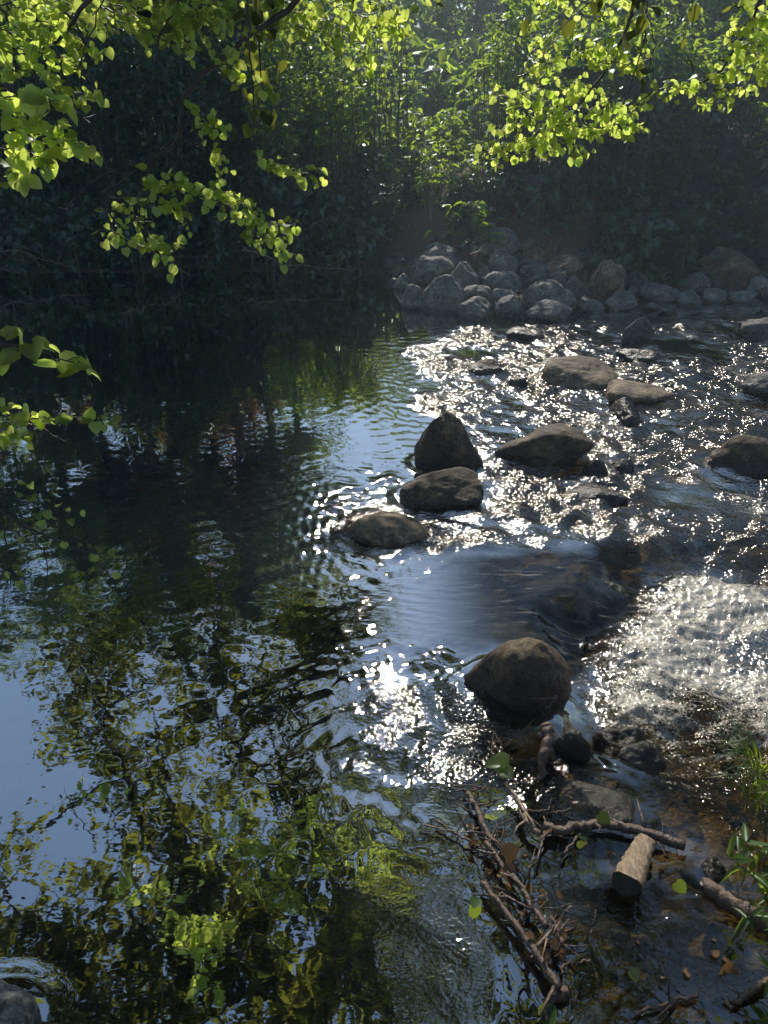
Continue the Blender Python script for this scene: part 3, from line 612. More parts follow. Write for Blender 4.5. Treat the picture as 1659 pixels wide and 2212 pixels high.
# ------------------------------------------------------------------ trees beyond the bank
def tree_parts(seed, H, crown_r, crown_lo, nleaf, leafmat, trunk_r=.16, lsz=.16, lean=(0, 0)):
    r = np.random.default_rng(seed); tr = MB(); fo = MB()
    tp = [np.array([lean[0]*t*H+r.normal(0, .06), lean[1]*t*H+r.normal(0, .06), H*.93*t-.3]) for t in np.linspace(0, 1, 9)]
    tp = smooth_path(tp, 3); tr.tube(tp, np.linspace(trunk_r, trunk_r*.15, len(tp)), 8, .12)
    centers = []
    for i in range(26):
        t = r.uniform(crown_lo, .98); k = int(t*(len(tp)-1)); p0 = tp[k]; a = r.uniform(0, 6.28)
        ll = crown_r*r.uniform(.5, 1.05)*math.sin(math.pi*min(.97, .25+.75*(t-crown_lo)/(1-crown_lo)))**.6
        p2 = p0+np.array([math.cos(a)*ll, math.sin(a)*ll, ll*r.uniform(.1, .6)]); pm = (p0+p2)/2+r.normal(0, .12, 3)
        rad0 = trunk_r*.35*(1-t*.6); tr.tube(smooth_path([p0, pm, p2], 3), np.linspace(rad0, .012, 7), 5, .1, cap=False)
        for s_ in (.55, .8, 1.):
            c = p0+(p2-p0)*s_+r.normal(0, .25, 3); centers.append((c, r.uniform(.35, .8)*crown_r/2.2))
            for _ in range(2):
                e = c+r.normal(0, .45, 3); tr.tube([p0+(p2-p0)*(s_-.15), (c+e)/2, e], [.014, .009, .004], 3, cap=False)
    w_ = np.array([c[1]**2 for c in centers]); w_ /= w_.sum(); pick = r.choice(len(centers), nleaf, p=w_)
    C = np.array([centers[i][0] for i in pick]); rad_ = np.array([centers[i][1] for i in pick])[:, None]
    d = r.normal(size=(nleaf, 3)); d /= np.linalg.norm(d, axis=1)[:, None]; P = C+d*rad_*(r.random((nleaf, 1))**.4)*np.array([1, 1, .55])
    Yd = r.normal(0, 1, (nleaf, 3)); Yd[:, 2] -= .8; Nn = r.normal(0, .7, (nleaf, 3))+np.array([0, 0, .8])
    leaves(fo, P, Yd, Nn, lsz*r.uniform(.6, 1.2, nleaf), (OV_V, OV_T))
    a = tr.build('trunk', M['bark']); b_ = fo.build('crown', M[leafmat]); col.objects.unlink(a); col.objects.unlink(b_); return a, b_
TA = tree_parts(300, 13, 2.6, .3, 9000, 'treeleaf'); TB = tree_parts(301, 14, 2.2, .45, 6000, 'treeleaf', .2); TC = tree_parts(302, 12, 2.8, .25, 8000, 'treebrown', .14)
TS = tree_parts(303, 7, 2.4, .2, 7000, 'treeleaf', .11)
TD = tree_parts(304, 14, 2.6, .4, 2600, 'treeleaf', .12, .13)
tl = [(TA, -9.2, 23, 1.08), (TB, -7.4, 22, 1.02), (TC, -5.6, 23.5, 1.15), (TA, -4.6, 22.2, 1.0), (TB, -3.9, 24, 1.08), (TC, -8.4, 25, 1.25), (TB, -13.5, 21, 1.), (TC, -16.5, 24, 1.),
      (TD, -2.9, 23.5, 1.15), (TB, -10.9, 23, 1.1), (TA, -12.3, 24.5, 1.1), (TS, 3.6, 36, 1.3), (TS, 6.6, 25, 1.0), (TC, -2.2, 50, 1.2), (TA, 1.6, 52, 1.25), (TC, 5, 49, 1.2), (TA, -6, 50, 1.2), (TS, 8.4, 24, 1.1), (TA, 11.5, 24, 1.), (TB, 14.5, 23, 1.05)]
tl += [(TA if i % 2 else TC, -22+i*3.6, (33 if abs(-22+i*3.6-.5) > 4 else 40)+(i*7 % 5), .85) for i in range(13)]
tlab = {id(TA): 'full-crowned green tree beyond the far bank', id(TB): 'slender tree with a high airy crown beyond the far bank', id(TC): 'bronze-tinged tree beyond the far bank', id(TD): 'thin sparse-leaved tree beyond the far bank', id(TS): 'short bushy tree beyond the far bank'}
for i, (t, x, y, s_) in enumerate(tl):
    put('broadleaf_tree', t, (x, y, gz(x, y)), i*1.7, s_, tlab[id(t)], 'tree', tlab[id(t)].replace('tree', 'trees'))

# ------------------------------------------------------------------ linden trees over the camera
def spray(lm, bm_, path, spread, size, step=.022, twigs=True, facing=.8, seed=0, dens=1.):
    """a leafy spray along a path of world points; alternate side twigs carry leaves"""
    r = np.random.default_rng(seed+9); path = smooth_path(path, 8, .004); bm_.tube(path, np.linspace(.0035, .0012, len(path)), 4, cap=False)
    seg = np.linalg.norm(np.diff(path, axis=0), axis=1); cl = np.concatenate([[0], np.cumsum(seg)]); P = []; Yd = []; Nn = []; S = []
    s_ = 0; side = 1
    while s_ < cl[-1]:
        k = min(np.searchsorted(cl, s_, side='right')-1, len(seg)-1); p = path[k]+(path[k+1]-path[k])*(s_-cl[k])/seg[k]
        td = (path[k+1]-path[k])/seg[k]; lat = np.cross(td, [0, 0, 1.]); lat /= np.linalg.norm(lat)+1e-6
        # side twig
        L_ = spread*r.uniform(.1, 1.)
        dr = lat*side*r.uniform(.3, 1)+td*.5+np.array([0, 0, r.normal(-.05, .4)]); dr /= np.linalg.norm(dr); e = p+dr*L_
        if L_ > .03: bm_.tube([p, (p+e)/2+np.array([0, 0, .004]), e], [.0016, .0012, .0008], 3, cap=False)
        nl = max(1, int(L_/.035*dens))
        for q in np.linspace(1./nl, 1, nl):
            P.append(p+(e-p)*q+r.normal(0, .006, 3)); yy = dr*.7+r.normal(0, .55, 3)+np.array([0, 0, -.45]); Yd.append(yy)
            cm = CAM-p; cm = cm/np.linalg.norm(cm); Nn.append(np.array([0, 0, 1])*1.0+cm*facing+r.normal(0, .5, 3)); S.append(size*r.uniform(.45, 1.2))
        s_ += step*r.uniform(.6, 1.4); side *= -1
    leaves(lm, P, Yd, Nn, np.array(S))
def wp(pts, y): return [ony(u, v, y if not isinstance(y, (list, tuple)) else y[i]) for i, (u, v) in enumerate(pts)]
def branch(root, limb, y, r0, r1_, sprays, twigs=(), label=None, size=.042, seed=0, step=.016, dens=1.25, facing=1.1):
    bm_ = MB(); lm = MB()
    if limb is not None:
        p = smooth_path(wp(limb, y) if not isinstance(limb[0], np.ndarray) else limb, 5, .004); bm_.tube(p, np.linspace(r0, r1_, len(p)), 7, .1)
    for i, s_ in enumerate(sprays):
        pts, spread = s_[0], s_[1]; yy = s_[2] if len(s_) > 2 else (y if not isinstance(y, (list, tuple)) else y[-1])
        spray(lm, bm_, wp(pts, yy), spread, size, step, seed=seed*17+i, dens=dens, facing=facing)
    for pts, yy in twigs:
        p = smooth_path(wp(pts, yy), 4, .006); bm_.tube(p, np.linspace(.004, .0012, len(p)), 4, cap=False)
        for _ in range(3):
            k = rng.integers(1, len(p)-1); e = p[k]+(p[k]-p[k-1])*1.5+rng.normal(0, .07, 3); bm_.tube([p[k], (p[k]+e)/2+rng.normal(0, .006, 3), e], [.002, .0015, .0008], 3, cap=False)
    o = bm_.build('branch', M['twig'], root, off=root.location)
    if label: o['label'] = label
    if sprays: lm.build('foliage', M['linden'], o, off=(0, 0, 0) if False else root.location)
    return o
TL = empty('linden_tree', (2.4, -1.6, .9), 'linden tree whose leafy branches hang across the upper left', 'tree')
TR = empty('linden_tree', (4.6, 1.6, .8), 'linden tree whose bright branches hang in from the upper right', 'tree')
def trunkset(root, pts, r0, limbs, nleaf, seed, cen):   # the limbs overhead
    tr = MB(); p = smooth_path(pts, 5); tr.tube(p, np.linspace(r0, r0*.55, len(p)), 12, .08); tr.build('trunk', M['bark'], root, off=root.location)
    r = np.random.default_rng(seed)
    for li, (lp, ra, rb_) in enumerate(limbs):
        lb = MB(); lf = MB(); q = smooth_path(lp, 6, .015); lb.tube(q, np.linspace(ra, rb_, len(q)), 7, .12)
        P = []; Yd = []; Nn = []
        for k in range(2, len(q)):
            for _ in range(3):
                d = r.normal(0, 1, 3); d[2] *= .45; d /= np.linalg.norm(d); Lg = r.uniform(.35, 1.1); e = q[k]+d*Lg; mid = (q[k]+e)/2+r.normal(0, .05, 3)
                lb.tube([q[k], mid, e], [max(rb_*.6, .006), .005, .002], 4, cap=False)
                for t in np.linspace(.15, 1.1, int(nleaf*Lg)):
                    c = q[k]+(e-q[k])*t; P.append(c+r.normal(0, .07, 3)); y_ = d+r.normal(0, .7, 3); y_[2] -= .5; Yd.append(y_); Nn.append(np.array([0, 0, 1])+r.normal(0, .45, 3))
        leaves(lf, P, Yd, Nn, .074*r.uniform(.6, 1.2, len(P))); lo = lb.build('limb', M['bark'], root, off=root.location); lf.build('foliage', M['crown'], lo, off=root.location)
A = lambda *a: np.array(a, float)
trunkset(TL, [A(2.4, -1.6, .6), A(2.2, -1.4, 2.2), A(1.7, -.8, 4.0), A(1.2, .2, 5.2)], .2, [
    ([A(1.2, .2, 5.2), A(.6, 2.2, 5.4), A(.0, 4.2, 5.2), A(-.9, 6.2, 4.8), A(-1.6, 7.4, 4.4)], .07, .02),
    ([A(.3, 3.2, 5.3), A(-.7, 4.2, 5.4), A(-1.8, 5.2, 5.2), A(-2.8, 6.0, 4.9)], .05, .015),
    ([A(.6, 2.2, 5.4), A(-.6, 2.9, 5.6), A(-1.9, 3.6, 5.5), A(-3.0, 4.4, 5.2)], .05, .015),
    ([A(-.2, 4.6, 5.2), A(.1, 6.0, 5.6), A(-.1, 7.4, 6.0)], .04, .012),
    ([A(-.9, 6.2, 4.8), A(-1.9, 7.2, 4.6), A(-2.6, 8.4, 4.6)], .035, .012),
    ([A(1.2, .2, 5.2), A(1.6, 2.4, 5.7), A(1.6, 4.4, 5.8), A(1.3, 6.2, 5.9), A(.9, 7.6, 6.)], .07, .02),
    ([A(1.6, 3.4, 5.8), A(2.4, 4.8, 6.0), A(3.0, 6.2, 6.1)], .04, .015),
    ([A(1.6, 2.8, 5.8), A(.6, 4.0, 6.1), A(.4, 5.4, 6.2), A(.2, 6.8, 6.3)], .04, .015),
    ([A(-1.8, 5.2, 5.2), A(-2.6, 6.4, 4.9), A(-3.2, 8.0, 4.7)], .03, .012),
    ([A(-.6, 2.9, 5.6), A(-1.4, 4.6, 6.1), A(-2., 6.4, 6.4), A(-2.2, 8.2, 6.8)], .04, .012),
    ([A(-.9, 6.2, 4.8), A(-1.2, 8.0, 4.5), A(-1.3, 10., 5.0), A(-1.5, 11.6, 5.6)], .045, .012),
    ([A(-1.6, 7.4, 4.4), A(-2.6, 9.2, 4.9), A(-3.0, 11., 5.5), A(-3.3, 12.6, 5.5)], .04, .012),
    ([A(-2.8, 6.0, 4.9), A(-3.6, 7.4, 4.7), A(-4.4, 9.0, 4.9), A(-5.2, 11, 5.6)], .03, .012),
    ([A(-2.6, 9.2, 4.9), A(-4.0, 10.5, 5.4), A(-4.8, 12.4, 5.8)], .03, .012),
    ([A(-1.9, 3.6, 5.5), A(-2.6, 5.0, 6.0), A(-3.3, 6.6, 6.3)], .03, .012),
    ([A(-1.2, 8.0, 4.5), A(-.9, 9.4, 4.9), A(-1.2, 10.8, 5.4)], .03, .012),
    ([A(-.6, 2.9, 5.6), A(-1.3, 3.8, 5.3), A(-2.0, 4.5, 5.0), A(-2.6, 5.0, 4.8)], .03, .012),
    ([A(.6, 2.2, 5.4), A(-.4, 3.2, 5.0), A(-1.2, 4.6, 4.9), A(-1.9, 5.6, 4.7)], .03, .012),
    ([A(-1.9, 3.6, 5.5), A(-2.8, 4.3, 5.1), A(-3.8, 5.0, 4.9), A(-4.6, 5.8, 4.9)], .03, .012),
    ([A(-2.4, 3.9, 5.3), A(-3.2, 4.0, 4.8), A(-4.2, 4.4, 4.4)], .025, .01),
    ([A(-3.0, 6.4, 4.8), A(-4.2, 8.4, 4.8), A(-5.4, 10.2, 5.0)], .03, .012),
    ([A(-1.2, 8.0, 4.5), A(-.75, 9.2, 4.4), A(-.3, 10.5, 4.75), A(-.15, 11.5, 5.4)], .05, .03),  # added unseen limb, placed to block sun glare on the chute
    ([A(.0, 4.2, 5.2), A(-.4, 4.3, 4.3), A(-.6, 4.2, 3.4)], .03, .015)], 50, 11, None)
trunkset(TR, [A(4.6, 1.6, .5), A(4.5, 1.8, 2.5), A(4.2, 2.3, 4.2), A(3.7, 3., 5.4)], .18, [
    ([A(3.7, 3., 5.4), A(2.9, 4., 5.3), A(2.2, 4.8, 4.9), A(1.7, 5.0, 4.2), A(1.4, 5., 3.4)], .05, .014),
    ([A(4.2, 2.3, 4.2), A(3.6, 3.6, 4.3), A(3.0, 4.6, 3.9), A(2.6, 4.9, 3.3)], .045, .013)], 12, 12, None)
# hanging branches (photo units, metres ahead)
branch(TL, [(690, -140), (640, 0), (520, 90), (430, 170), (395, 215), (385, 300), (330, 345), (310, 420), (300, 475)], [4.2, 4.2, 4.1, 4.0, 4., 4., 4., 4., 4.], .017, .0025, [
    ([(328, 372), (330, 395), (325, 430)], .08, 3.95), ([(330, 405), (400, 400), (470, 415), (530, 448), (560, 478)], .14, 4.0),
    ([(530, 448), (580, 480), (632, 487)], .12, 4.0), ([(520, 500), (560, 510), (595, 530), (612, 560)], .10, 4.05), ([(400, 420), (470, 435), (520, 465)], .1, 3.9),
    ([(320, 440), (360, 440), (390, 470)], .1, 3.9), ([(300, 445), (265, 445), (230, 465)], .07, 4.), ([(298, 470), (262, 495), (230, 515)], .08, 4.),
    ([(290, 475), (320, 510), (360, 540), (385, 572)], .12, 4.0), ([(250, 500), (290, 530), (340, 545)], .09, 3.9),
    ([(405, 210), (440, 265), (465, 300), (462, 335), (475, 378)], .07, 3.9), ([(430, 262), (455, 275), (475, 280)], .08, 3.9)],
    [([(385, 215), (335, 235), (325, 290)], 4.), ([(375, 300), (300, 345), (215, 350)], 4.), ([(330, 345), (270, 360), (200, 390), (150, 450), (120, 500)], 4.), ([(300, 420), (240, 430), (170, 480)], 4.),
     ([(385, 270), (400, 360), (440, 400)], 3.95), ([(378, 290), (390, 340), (420, 395)], 4.), ([(305, 360), (250, 400), (210, 420)], 4.), ([(395, 215), (340, 260), (300, 300), (250, 330)], 4.)],
    'central hanging branch ending in bright leafy sprays', seed=1)
branch(TL, [(535, -120), (535, 0), (540, 100), (548, 200), (545, 330), (530, 430)], 3.8, .006, .002, [
    ([(548, 320), (585, 355), (610, 365)], .05, 3.8), ([(575, 360), (620, 368), (655, 372), (695, 378)], .08, 3.8), ([(545, 160), (575, 195), (595, 205)], .025, 3.8), ([(470, 140), (490, 140), (520, 160)], .07, 3.8), ([(480, 95), (500, 120), (530, 100)], .08, 3.8)],
    [([(540, 190), (560, 180), (590, 205)], 3.8)], 'thin drooping branch with one leafy side spray', seed=2)
branch(TL, [(420, -120), (385, 0), (350, 70), (340, 120), (320, 190), (290, 230)], 4.0, .008, .002, [
    ([(250, 10), (320, 20), (400, 30), (460, 50)], .16, 4.1), ([(190, 5), (260, 30), (330, 45), (380, 70)], .16, 4.2), ([(340, 80), (370, 95), (400, 105)], .09, 4.), ([(250, 45), (300, 60), (345, 65)], .11, 4.1), ([(360, -5), (420, 5), (470, 20)], .13, 4.)],
    [([(340, 120), (300, 180), (240, 215)], 4.)], 'branch with dense leaves at the top of the frame', seed=3)
branch(TL, [(260, -130), (190, 0), (150, 60), (110, 110), (80, 180)], 3.6, .012, .003, [
    ([(0, 15), (60, 20), (130, 25), (200, 40)], .15, 3.8), ([(-20, 60), (50, 65), (120, 60), (180, 90)], .14, 3.6), ([(-20, 110), (50, 105), (110, 120), (170, 135), (195, 165)], .13, 3.6),
    ([(-20, 160), (40, 150), (90, 165), (150, 195), (185, 210)], .12, 3.5), ([(-20, 20), (60, -5), (160, 0)], .15, 3.7)],
    [([(225, 0), (180, 110), (160, 160)], 3.6)], 'leafy branch filling the top left corner', seed=4)
branch(TL, [(-60, 130), (0, 180), (50, 210)], 3.0, .008, .003, [
    ([(-10, 205), (40, 210), (80, 215), (120, 225)], .05, 3.1), ([(-10, 270), (40, 285), (80, 290), (130, 300), (175, 305)], .11, 3.3), ([(-10, 320), (50, 325), (100, 345), (115, 355)], .10, 3.3),
    ([(-10, 350), (20, 370), (50, 380)], .08, 3.4), ([(10, 240), (50, 260), (85, 280)], .1, 3.3), ([(55, 200), (75, 205), (95, 215)], .03, 2.7)], [([(100, 210), (160, 240), (195, 265)], 3.5)], 'leafy branch on the left edge with one large lit leaf', seed=5, size=.06, dens=1.)
branch(TL, [(720, -120), (760, -20), (760, 20)], 4.4, .008, .003, [
    ([(560, -10), (620, 20), (680, 40), (740, 50)], .14, 4.5), ([(600, 45), (660, 60), (720, 85)], .12, 4.5), ([(700, 0), (760, 30), (820, 40), (885, 35)], .13, 4.3), ([(800, 60), (850, 50), (875, 80)], .1, 4.3), ([(700, 90), (720, 105), (740, 118)], .05, 4.4),
    ([(755, 130), (760, 145)], .03, 4.4), ([(775, 110), (790, 120), (800, 160)], .025, 4.4), ([(770, 185), (785, 192)], .04, 4.4), ([(460, 10), (520, 30), (560, 60)], .13, 4.4)], (), 'top centre branch with a few dangling leaves', seed=6)
branch(TL, [(330, -150), (330, -60), (300, -20), (260, 20)], 4.4, .008, .003, [
    ([(60, -20), (130, 5), (200, 20)], .14, 4.5), ([(200, -15), (280, 5), (360, 15), (430, 20)], .13, 4.5), ([(260, 20), (300, 45), (340, 60)], .10, 4.3), ([(400, -15), (470, 0), (540, 15), (600, 10)], .12, 4.5), ([(430, 15), (480, 40), (520, 65)], .08, 4.4), ([(600, -15), (680, 0), (760, -5), (850, 15)], .12, 4.7)], (), 'high branch whose lit leaves fringe the top edge', seed=21)
branch(TR, [(1230, -150), (1240, -60), (1260, 0)], 5.2, .008, .003, [
    ([(1150, -20), (1230, 0), (1310, 10), (1370, 0)], .12, 5.2), ([(1250, 30), (1310, 50), (1370, 60), (1400, 90)], .10, 5.1), ([(1180, 20), (1150, 50), (1130, 80)], .08, 5.1)], (), 'short leafy branch at the top right of centre', seed=22)
branch(TL, [(-120, 700), (-60, 735), (0, 745), (60, 755)], 1.75, .006, .002, [([(-40, 745), (20, 750), (70, 752), (130, 775), (180, 790)], .05, 1.75)], (), 'low branch of large leaves at the left edge over the pool', seed=7, size=.052, step=.024, facing=.0)
branch(TL, [(-120, 860), (-40, 880), (60, 905)], 3.0, .006, .002, [([(-20, 880), (30, 885), (80, 900)], .06, 3.), ([(60, 905), (130, 900), (190, 905), (245, 908)], .035, 3.), ([(-20, 925), (20, 930), (60, 945)], .06, 3.)], [([(30, 905), (90, 925), (135, 950)], 3.)], 'thin twig branch with small leaves over the pool at left', seed=8, size=.05)
branch(TL, [(-130, 1020), (-40, 1080), (40, 1130), (110, 1160), (190, 1200), (250, 1255)], 3.2, .009, .003, [
    ([(-20, 1060), (40, 1055), (100, 1070)], .10, 3.3), ([(40, 1085), (100, 1090), (170, 1110)], .08, 3.3), ([(-20, 1130), (40, 1150), (80, 1150)], .08, 3.2), ([(130, 1165), (200, 1185), (240, 1240)], .07, 3.1), ([(-20, 1210), (30, 1240), (70, 1250)], .07, 3.0)],
    [([(20, 1120), (10, 1200), (30, 1300)], 3.), ([(60, 1140), (100, 1210), (90, 1300)], 3.)], 'low dark branch drooping toward the pool at left', seed=9, size=.04, step=.035, dens=.8)
branch(TR, [(1400, -140), (1370, 0), (1355, 60), (1300, 165), (1250, 225), (1215, 290)], 5.0, .014, .003, [
    ([(1240, 110), (1290, 105), (1340, 105), (1385, 120)], .12, 5.), ([(1150, 110), (1200, 85), (1250, 60)], .12, 5.1), ([(1120, 165), (1180, 140), (1240, 120), (1300, 130)], .12, 5.), ([(1270, 150), (1330, 135), (1390, 150)], .11, 4.9),
    ([(1065, 212), (1120, 200), (1180, 185), (1230, 195)], .12, 5.), ([(1220, 180), (1270, 190), (1310, 205)], .10, 5.), ([(1080, 225), (1130, 245), (1180, 235)], .10, 4.9), ([(1060, 290), (1110, 270), (1160, 255), (1220, 250)], .14, 4.9),
    ([(1020, 318), (1060, 325), (1110, 310), (1170, 300)], .10, 4.8), ([(1060, 345), (1110, 335), (1160, 320), (1220, 305)], .10, 4.8), ([(1200, 230), (1270, 245), (1330, 255)], .14, 4.9), ([(1200, 270), (1280, 275), (1370, 265)], .12, 4.8), ([(1220, 300), (1240, 325), (1262, 332)], .09, 4.8), ([(1300, 230), (1350, 240), (1380, 275)], .1, 4.8), ([(1150, 285), (1210, 280), (1250, 290)], .15, 4.9)],
    [([(1385, 0), (1410, 80), (1400, 160), (1390, 185)], 4.9)], 'broad bright leafy branch on the upper right', seed=10)
branch(TR, [(1660, -100), (1640, 0), (1600, 80), (1560, 150), (1500, 185)], 4.6, .014, .004, [
    ([(1560, 100), (1600, 60), (1659, 20)], .12, 4.6), ([(1580, 10), (1620, 30), (1670, 60)], .12, 4.6), ([(1590, 110), (1640, 100), (1680, 110)], .14, 4.6), ([(1375, 225), (1420, 195), (1470, 185), (1530, 165)], .08, 4.6), ([(1370, 228), (1400, 220)], .05, 4.6), ([(1440, 195), (1500, 185), (1570, 160)], .08, 4.6),
    ([(1500, 215), (1540, 225), (1580, 205)], .08, 4.6), ([(1560, 165), (1610, 155), (1680, 150)], .14, 4.6), ([(1540, 195), (1600, 190), (1680, 175)], .09, 4.6), ([(1550, 130), (1600, 130), (1660, 125)], .12, 4.6)],
    (), 'bright leafy branch at the right edge reaching toward the centre', seed=11)

# ------------------------------------------------------------------ driftwood dam
def stick(pts, r0, r1_, label, z=.03, mat='stick', name='stick', grid=C3, twigs=2, sides=7, group='sticks caught in the driftwood dam', zz=None):
    mb = MB(); P = []
    for i, (x, y) in enumerate(pts):
        u, v = grid(x, y); P.append(onz(u, v, z if zz is None else zz[i]))
    r0 *= .7; r1_ *= .7
    P = smooth_path(P, 6, .003); base = P[0].copy(); mb.tube(P, np.linspace(r0, r1_, len(P)), sides, .12 if r1_ > .015 else .4)
    o = mb.build(name, M[mat], off=base); o.location = tuple(base); tag(o, label, 'stick', group)
    if twigs:
        for _ in range(twigs):
            tb = MB(); k = rng.integers(1, len(P)-1); d = rng.normal(0, 1, 3); d[2] = abs(d[2])*.5; d /= np.linalg.norm(d); L_ = rng.uniform(.04, .16)
            tb.tube([P[k], P[k]+d*L_*.5+rng.normal(0, .008, 3), P[k]+d*L_], [r1_*.5+.001, r1_*.4+.001, .001], 4)
            tb.build('twig', M[mat], o, off=base)
    return o
stick([(170, 465), (240, 485), (290, 500)], .006, .004, 'pale thin stick farthest left in the dam', mat='pale', twigs=0)
stick([(230, 450), (310, 505), (390, 545), (430, 570)], .008, .005, 'thin reddish stick slanting at the left of the dam', twigs=3)
stick([(420, 715), (500, 810), (600, 935), (680, 1060), (757, 1170)], .016, .02, 'long thick dark stick running down to the broken stub', .05, twigs=2)
stick([(360, 330), (400, 400), (450, 500), (520, 590), (570, 655)], .02, .014, 'barky stick forming the upper spine of the dam', .04, twigs=6)
stick([(440, 540), (520, 650), (590, 730), (625, 800), (700, 910)], .015, .018, 'barky stick forming the lower spine of the dam', .05, twigs=6)
stick([(525, 285), (570, 350), (600, 405), (635, 470), (672, 505)], .013, .017, 'sunlit stick running below the green leaf sprig', .06, 'pale', twigs=3)
stick([(600, 395), (660, 408), (715, 400), (735, 380)], .008, .004, 'thin curved twig crossing water left of the olive boulder', .05, twigs=1)
stick([(730, 410), (770, 412), (803, 393)], .006, .003, 'short curved twig beside the olive boulder', .05, twigs=0)
stick([(285, 305), (370, 295), (465, 318)], .005, .003, 'upper of two thin twigs left of the leaf sprig', .05, twigs=1)
stick([(290, 320), (380, 318), (455, 328)], .006, .004, 'lower of two thin twigs left of the leaf sprig', .04, twigs=1)
stick([(775, 595), (815, 545), (852, 495)], .009, .007, 'short dark stick sloping beside the floating green leaf', .04, twigs=1)
stick([(690, 470), (770, 490), (850, 470), (950, 462), (1050, 485), (1150, 505), (1300, 560)], .026, .03, 'long rough bark log lying before the olive boulder', .05, twigs=6, sides=9, name='driftwood_log')
stick([(665, 620), (680, 550), (700, 480), (690, 430)], .005, .004, 'thin upright twig at the left end of the bark log', .05, 'pale', twigs=2)
stick([(725, 865), (750, 920), (775, 985)], .011, .013, 'dark stick crossing the pale one near the stub', .08, twigs=0)
stick([(640, 1025), (720, 930), (810, 820)], .012, .008, 'bleached stick pointing up to the right above the stub', .06, 'pale', twigs=3, zz=[.02, .06, .14])
stick([(790, 985), (775, 1050), (768, 1115)], .006, .009, 'short stick just above the broken stub', .04, twigs=1)
stick([(628, 650), (625, 710), (612, 765)], .006, .008, 'short dark twig standing in the lower spine', .06, twigs=0, zz=[.16, .08, .02])
stick([(690, 1255), (740, 1215), (795, 1185)], .012, .03, 'broken dark stub at the bottom end of the dam', .02, twigs=2)
stick([(1085, 1282), (1170, 1255), (1260, 1225), (1355, 1208)], .007, .011, 'slender branch lying in shallow water at bottom right', .02, twigs=3)
stick([(1515, 1228), (1580, 1190), (1665, 1135)], .014, .018, 'thick dark branch end at the bottom right edge', .03, twigs=1)
stick([(440, 770), (490, 778), (550, 782)], .007, .005, 'short twig over the pale floating leaf', .05, twigs=0)
stick([(775, 1072), (830, 1060), (890, 1050)], .004, .003, 'pale straw twig right of the stub', .03, 'pale', twigs=0)
stick([(690, 745), (700, 790), (655, 840)], .004, .003, 'fine twig hanging from the lower spine', .05, twigs=2)
stick([(1180, 540), (1230, 610), (1310, 600)], .004, .003, 'thin twig behind the split log', .06, twigs=3)
stick([(690, -5), (668, -60), (667, -115)], .005, .003, 'fine upright twig in front of the large black boulder', .05, twigs=1, zz=[.0, .08, .16])
stick([(700, -35), (725, -60), (745, -90)], .005, .004, 'pale forked twig at the foot of the large black boulder', .05, 'pale', twigs=2, zz=[.05, .1, .16])
stick([(520, 130), (600, 60), (650, 10)], .004, .003, 'thin arching twig above the leaf sprig', .06, twigs=3)
stick([(470, 60), (500, 110), (520, 160)], .005, .004, 'reddish twig poking out of the glitter', .05, twigs=3)
stick([(1380, 735), (1480, 790), (1580, 850), (1700, 900)], .05, .065, 'thick dark sunken log at the right bank', .02, twigs=2, sides=10, name='driftwood_log')
o = stick([(700, 45), (712, 90), (690, 170), (682, 240), (672, 330)], .045, .02, 'dark weathered log leaning out of the glitter', .04, 'stick', twigs=0, sides=10, name='driftwood_log', zz=[.13, .12, .08, .02, -.04]); 
# the split log; sunlit top and shaded sides put into the colours
M['sunlit_face'] = barkmat('sunlit_split_wood', (.10, .065, .035), (.46, .33, .20), .45, 60, 1., (1, .3, 1))
def split_log():
    a = onz(*C3(1130, 525), .07); b_ = onz(*C3(1045, 705), .10); L_ = np.linalg.norm(b_-a); d = (b_-a)/L_; s_ = np.cross(d, [0, 0, 1]); s_ /= np.linalg.norm(s_); up = np.cross(s_, d)
    if up[2] < 0: up = -up
    prof = [(-.066, -.012), (-.064, .012), (-.04, .024), (0, .028), (.034, .022), (.052, .004), (.06, -.025), (.045, -.065), (-.005, -.08), (-.05, -.055)]
    mb = MB(); n = 22; V = []
    for i in range(n):
        t = i/(n-1); sc = .62+.38*t
        for j, (x, y) in enumerate(prof):
            w_ = 1+.06*math.sin(i*1.7+j*2.1)+rng.normal(0, .05); V.append(a+d*L_*t+s_*x*sc*w_+up*y*sc*w_)
    q = gridfaces(n, len(prof)); k = len(prof); q2 = np.array([[i*k+k-1, i*k, (i+1)*k, (i+1)*k+k-1] for i in range(n-1)])
    V = np.array(V); base = V.mean(0); allq = np.concatenate([q, q2]); top = np.isin(allq % k, [0, 1, 2, 3, 4, 5]).sum(1) == 4
    mb.add(V, None, allq[~top]); e = empty('split_log', base, 'split log with a pale sunlit top and black cut end', 'log'); mb.build('shaded_bark_side', M['bark'], e, off=base)
    mt_ = MB(); mt_.add(V, None, allq[top]); mt_.build('sunlit_split_face', M['sunlit_face'], e, off=base); o = e
    end = V[-k:]; c = end.mean(0); eb = MB(); eb.add(np.vstack([end+d*.002, [c+d*.006]]), [[i, (i+1) % k, k] for i in range(k)]); eb.build('cut_end', M['bark'], o, False, off=base)
split_log()
def lone_leaf(x, y, size, label, mat, z=.035, grid=C3, rot=None, tilt=.3, tpl=(LIND_V, LIND_T), n=1, name='floating_leaf'):
    P = onz(*grid(x, y), z); mb = MB(); r = np.random.default_rng(int(x*7+y))
    yd = r.normal(0, 1, (n, 3)); yd[:, 2] *= .3; nn = np.array([[0, -.3, 1.]]*n)+r.normal(0, tilt, (n, 3))
    leaves(mb, np.tile(P, (n, 1))+r.normal(0, .018 if n > 1 else 0, (n, 3)), yd, nn, size, tpl, .8)
    o = mb.build(name, M[mat], off=P); o.location = tuple(P); tag(o, label, 'leaf')
M['freshleaf'] = M['linden']
